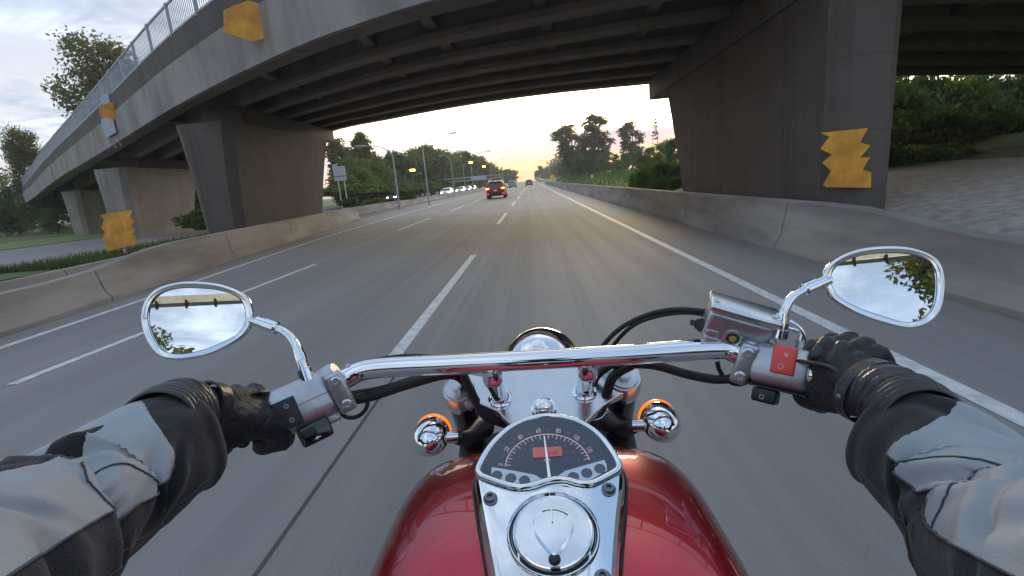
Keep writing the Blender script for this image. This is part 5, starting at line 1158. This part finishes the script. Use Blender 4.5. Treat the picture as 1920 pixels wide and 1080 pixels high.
# ---- gloves
def glove(s_, G, a, W, strap_dir):
    """s_: -1 left, 1 right. G centre of grip under the hand, a outboard along the bar, W wrist"""
    a = a.normalized(); bk = (W-G); bk = (bk-a*bk.dot(a)); fwd = Vector((0, 1, 0)); f = (fwd-a*fwd.dot(a)).normalized(); u = f.cross(a) if s_ < 0 else a.cross(f)
    if u.z < 0: u = -u
    def L(x, y, z): return G+a*x+f*y+u*z
    off = [-0.041, -0.0145, 0.012, 0.037]; mcp = []
    mb = MB(); mb2 = MB()
    mz = [0.045, 0.049, 0.046, 0.039]; my = [0.008, 0.014, 0.011, 0.002]; py_ = [0.046, 0.052, 0.048, 0.038]
    for i, x in enumerate(off):
        m0 = L(x, my[i]-0.004, mz[i]); pp_ = L(x*1.02, py_[i], 0.026-0.002*i); dd_ = L(x, py_[i]-0.006, -0.016); tt_ = L(x, 0.006, -0.032)
        r = [0.0140, 0.0142, 0.0136, 0.0124][i]
        capsule(mb, m0, r*1.10, pp_, r); capsule(mb, pp_, r*0.98, dd_, r*0.93); capsule(mb, dd_, r*0.93, tt_, r*0.85)
        wb = W+a*(x*0.62)+u*0.004; capsule(mb, m0+u*(-0.006), r*1.15, wb, 0.023)
        capsule(mb, L(x, -0.020, 0.024), 0.017, wb-u*0.012, 0.022)
        mcp.append(m0)
    # heel of the hand over the back of the grip
    capsule(mb, L(-0.030, -0.036, 0.014), 0.023, L(0.034, -0.034, 0.012), 0.022); capsule(mb, L(-0.034, -0.014, 0.034), 0.018, L(0.034, -0.016, 0.030), 0.017)
    capsule(mb, L(-0.030, -0.036, 0.012), 0.021, W-a*0.020-u*0.012, 0.026); capsule(mb, L(0.030, -0.034, 0.010), 0.019, W+a*0.018-u*0.012, 0.024)
    # thumb leaving the side of the palm and closing under the grip
    t0 = W-a*0.030-u*0.016; t1 = L(-0.050, -0.040, -0.004); t2 = L(-0.060, -0.030, -0.034); t3 = L(-0.046, -0.002, -0.050)
    capsule(mb, t0, 0.026, t1, 0.0255); capsule(mb, t1, 0.0255, t2, 0.0222); capsule(mb, t2, 0.0222, t3, 0.0185)
    capsule(mb, t1, 0.020, L(-0.036, -0.010, 0.022), 0.016)
    def disp(c):
        e = noise.noise(c*70)*0.0009; s2 = abs(noise.noise(c*38+Vector((3, 1, 7)))); return e-0.0016*(1-min(1, s2*5))
    g = fuse(mb, 'glove', GLV, rider, 0.0030, 7, disp)
    # raised knuckle pads on the leather
    for i, m0 in enumerate(mcp):
        pr = [0.0118, 0.0125, 0.0120, 0.0105][i]; mb = MB(); c = m0+u*0.0045-f*0.001
        capsule(mb, c-f*0.014, pr*0.9, c+f*0.012-u*0.002, pr); fuse(mb, 'knuckle_pad', GLV2, g, 0.0022, 3)
    # long padded ridge round the back of the hand
    pts = CRS([L(-0.052, -0.012, 0.046), L(-0.030, -0.022, 0.058), L(0.0, -0.024, 0.062), L(0.030, -0.024, 0.056), L(0.050, -0.036, 0.044), L(0.050, -0.056, 0.040)], 6)
    pts = [p+(W-G).normalized()*0.002 for p in pts]
    rp(MB().tube(pts, 0.0062, 12, squash=0.55), 'padded_ridge', GLV2, 180, g)
    # wrist strap with stud
    d = (W-L(0, -0.02, 0.03)).normalized(); e1 = (a-d*a.dot(d)).normalized(); e2 = d.cross(e1); e2 = e2 if e2.z > 0 else -e2
    rows = []
    for k in range(33):
        th = 2*math.pi*k/32; rr = 0.0445; c = W-d*0.018; rad = e1*math.cos(th)*rr*1.02+e2*math.sin(th)*rr*0.80
        rows.append([c+rad*0.985-d*0.0105, c+rad*1.05-d*0.010, c+rad*1.05+d*0.010, c+rad*0.985+d*0.0105])
    st = rp(MB().grid(rows), 'wrist_strap', GLV2, 40, g)
    sp_ = W-d*0.018+(e1*strap_dir[0]*1.05*1.03+e2*strap_dir[1]*0.83*1.05).normalized()*0.0425
    rp(MB().lathe(sp_, (sp_-(W-d*0.018)), [(0.006, -0.002), (0.006, 0.0015), (0.004, 0.003), (0, 0.0032)], 18), 'strap_stud', MATS['screw_steel'], 40, st)
    return g, d, e1, e2
aLo = (gl[0]-gl[1]).normalized(); aRo = (gr[5]-gr[4]).normalized()
GLc = PY(440, 803, 0.682); GRc = PY(1594, 708, 0.690)
WL = PY(356, 772, 0.585); WR = PY(1652, 742, 0.590)
gvL = glove(-1, GLc, aLo, WL, (-0.7, 0.7)); gvR = glove(1, GRc, aRo, WR, (-0.8, 0.6))
# ---- arms: gauntlet cuff, sleeve in grey and black panels
def loft(spine, radii, n, m_, prof, squash=1.0):
    """returns rows of points; prof(s, theta) -> radial factor/displacement"""
    S = CRS(spine, 12); N_ = len(S); rr = np.interp(np.linspace(0, 1, N_), np.linspace(0, 1, len(radii)), radii)
    ln = [0]
    for p, q in zip(S, S[1:]): ln.append(ln[-1]+(q-p).length)
    us = np.linspace(0, ln[-1], n); rows = []
    for s in us:
        i = min(max(int(np.searchsorted(ln, s))-1, 0), N_-2); f = (s-ln[i])/max(ln[i+1]-ln[i], 1e-9); p = S[i].lerp(S[i+1], f)
        t = (S[min(i+2, N_-1)]-S[max(i-1, 0)]).normalized(); v = (CAM0-p).normalized(); e1 = (v-t*v.dot(t)).normalized(); e2 = t.cross(e1)
        r = float(np.interp(s, ln, rr)); row = []
        for k in range(m_):
            th = 2*math.pi*k/m_; rad = prof(s, th, r); row.append(p+e1*math.cos(th)*rad+e2*math.sin(th)*rad*squash)
        rows.append(row)
    return rows, us, ln[-1]
def arm(s_, gv, cuffpx, sleeve, radii, seed, inb):
    g, d, e1_, e2_ = gv; W = WL if s_ < 0 else WR
    c1 = [PY(*p) for p in cuffpx]
    def cp(s, th, r):
        return r+0.0017*abs(math.sin(s*360+1.3*math.sin(th)))+0.0008*noise.noise(Vector((s*30, math.cos(th)*2, math.sin(th)*2+seed)))
    rows, us, L = loft([W-d*0.004, W+d*0.016]+c1, [0.0385, 0.0430, 0.0475, 0.0470, 0.0425][:len(c1)+2], 90, 64, cp)
    inner = [[p.lerp(sum(rows[-1], Vector())/64, 0.05) for p in rows[-1]], [p.lerp(sum(rows[-10], Vector())/64, 0.12) for p in rows[-10]]]
    rp(MB().grid(rows+inner, closed=True), 'gauntlet_cuff', GLV2, 180)
    # sleeve
    sp3 = [PY(*p) for p in sleeve]+[SH[s_]+Vector((s_*0.03, 0.10, -0.03)), SH[s_]]
    S = CRS(sp3, 12); N_ = len(S); rr_ = np.interp(np.linspace(0, 1, N_), np.linspace(0, 1, len(radii)), radii)
    ln = [0]
    for p, q in zip(S, S[1:]): ln.append(ln[-1]+(q-p).length)
    L = ln[-1]
    rg = random.Random(int(seed*10)); CR_ = []
    for k in range(12):
        CR_.append((0.095+0.032*k+rg.uniform(-0.010, 0.010), rg.choice((-1, 1))*rg.uniform(0.03, 0.075), rg.choice((rg.uniform(-1.6, -0.5), rg.uniform(-0.4, 0.9))), rg.uniform(0.35, 0.70), rg.uniform(0.009, 0.018), rg.uniform(0.006, 0.012)))
    def fold(s, th, r):
        q = (th*inb+math.pi) % (2*math.pi)-math.pi
        c, sn = math.cos(th), math.sin(th)
        n3 = noise.noise(Vector((s*7, c*1.1, sn*1.1+seed))); n2 = noise.noise(Vector((s*20, c*2+seed*2, sn*2+4)))
        d = 0.0
        for s0_, sl_, qc, qw, w, dep in CR_:
            dq = q-qc; dq = (dq+math.pi) % (2*math.pi)-math.pi
            win = math.exp(-(dq/qw)**2)
            x = (s-(s0_+sl_*dq+0.006*math.sin(dq*3+s0_*90)))/w
            d += win*dep*(-math.exp(-x*x)+0.6*math.exp(-((abs(x)-1.8)/1.1)**2))
        edge = min(1, s/0.04)
        hem = 0.004*math.exp(-((s-0.012)/0.008)**2)
        hem += 0.014*math.exp(-((q-1.35)/0.62)**2)*max(0.0, 1-s/0.10)**0.8
        return r*(1+0.09*n3)+edge*(d+0.0028*n2)+hem+0.0006*noise.noise(Vector((s*90, c*6, sn*6)))
    def surf(s, q, lift=0.0):
        th = q*inb
        i = min(max(int(np.searchsorted(ln, s))-1, 0), N_-2); f = (s-ln[i])/max(ln[i+1]-ln[i], 1e-9); p = S[i].lerp(S[i+1], f)
        t = (S[min(i+2, N_-1)]-S[max(i-1, 0)]).normalized(); v = (CAM0-p).normalized(); e1 = (v-t*v.dot(t)).normalized(); e2 = t.cross(e1)
        rad = fold(s, th, float(np.interp(s, ln, rr_)))+lift
        return p+e1*math.cos(th)*rad+e2*math.sin(th)*rad
    # q runs towards the inboard, lower side of the arm; the grey panel lies between two seams
    def qa(s): return -2.5
    def qb(s): return 0.30+0.10*math.sin(s*9+0.4)-0.9*max(0, s-0.22)
    def s0(q): return 0.060+0.030*math.sin(q+0.5)
    NB, NS, G1, B1 = 22, 190, 96, 84
    def cols():
        return [(0, k/G1) for k in range(G1+1)]+[(1, k/B1) for k in range(1, B1)]
    CL = cols(); NC = len(CL); rows = []; 
    for i in range(NB+NS+1):
        row = []
        for kind, f in CL:
            sg = lerp(0.0, 1.0, i/NB) if i <= NB else 1.0
            def q_at(s): return lerp(qa(s), qb(s), f) if kind == 0 else lerp(qb(s), qa(s)+2*math.pi, f)
            sb = s0(q_at(0.06)); s = sb*sg if i <= NB else lerp(sb, L, ((i-NB)/NS))
            row.append(surf(s, q_at(s)))
        rows.append(row)
    vs = [p for r in rows for p in r]; fg, fb = [], []
    for i in range(NB+NS):
        for k in range(NC):
            a, b = i*NC+k, i*NC+(k+1) % NC
            (fg if (i >= NB and k < G1) else fb).append((a, b, b+NC, a+NC))
    def sub(faces, name, m_):
        used = sorted({i for f in faces for i in f}); mp = {j: n for n, j in enumerate(used)}
        mb = MB(); mb.v = [vs[j] for j in used]; mb.f = [tuple(mp[i] for i in f) for f in faces]
        return mb.build(name, m_, rider, smooth=180, fixn=False)
    b_ = sub(fb, 'jacket_sleeve', NYL); b_['label'] = 'black panels of jacket sleeve'
    g_ = sub(fg, 'jacket_panel', GREY); g_['label'] = 'grey panel on jacket sleeve'
    c0 = sum(rows[0], Vector())/NC
    rp(MB().grid([rows[0], [p.lerp(c0, 0.05) for p in rows[0]], [p.lerp(sum(rows[16], Vector())/NC, 0.14) for p in rows[16]]], closed=True), 'sleeve_hem', NYL, 180)
    # black inset on the outboard side of the grey panel
    patch = [] if s_ < 0 else None
    for i in range(61 if s_ < 0 else 0):
        s = lerp(0.09, 0.30, i/60); w = 0.24*math.sin(math.pi*i/60)**0.6+0.002; qc = -0.92+0.16*math.sin(s*38)
        patch.append([surf(s, qc+w*(j/8-0.5)*2, 0.0012 if 0 < j < 8 else -0.0006) for j in range(9)])
    if s_ < 0: rp(MB().grid(patch), 'black_inset', NYL, 180)
    PIP = mat('dark_piping', (0.05, 0.055, 0.06), 0.6)
    # piping along the seams
    rp(MB().tube([surf(s, qb(s), 0.0008) for s in np.linspace(0.085, L*0.9, 120)], 0.0013, 6), 'seam_piping', PIP, 180)
    for k, path in enumerate(([(0.135, 0.33), (0.150, 0.05), (0.175, -0.22), (0.205, -0.30), (0.225, -0.12), (0.232, 0.12), (0.235, 0.33)],)):
        rp(MB().tube([surf(p.x, p.y, 0.0006) for p in CRS([(a, b, 0) for a, b in path], 14)], 0.0010, 6), 'seam_piping', PIP, 180)
    rp(MB().tube([surf(s, 0.95+0.1*math.sin(s*20), 0.0003) for s in np.linspace(0.05, 0.30, 80)], 0.0005, 5), 'stitching', mat('grey_thread', (0.10, 0.10, 0.11), 0.7), 180)
arm(-1, gvL, [(334, 781, .560), (312, 791, .535), (292, 801, .510)], [(350, 818, .552), (300, 844, .512), (242, 888, .470), (170, 942, .425), (90, 996, .372), (0, 1070, .32)], [0.054, 0.064, 0.070, 0.073, 0.074, 0.078, 0.082, 0.085], 1.7, -1)
arm(1, gvR, [(1688, 766, .562), (1716, 784, .535), (1738, 800, .512)], [(1686, 812, .552), (1735, 846, .512), (1790, 900, .470), (1848, 962, .425), (1912, 1022, .372), (1990, 1100, .32)], [0.055, 0.065, 0.070, 0.073, 0.074, 0.078, 0.082, 0.085], 3.3, 1)
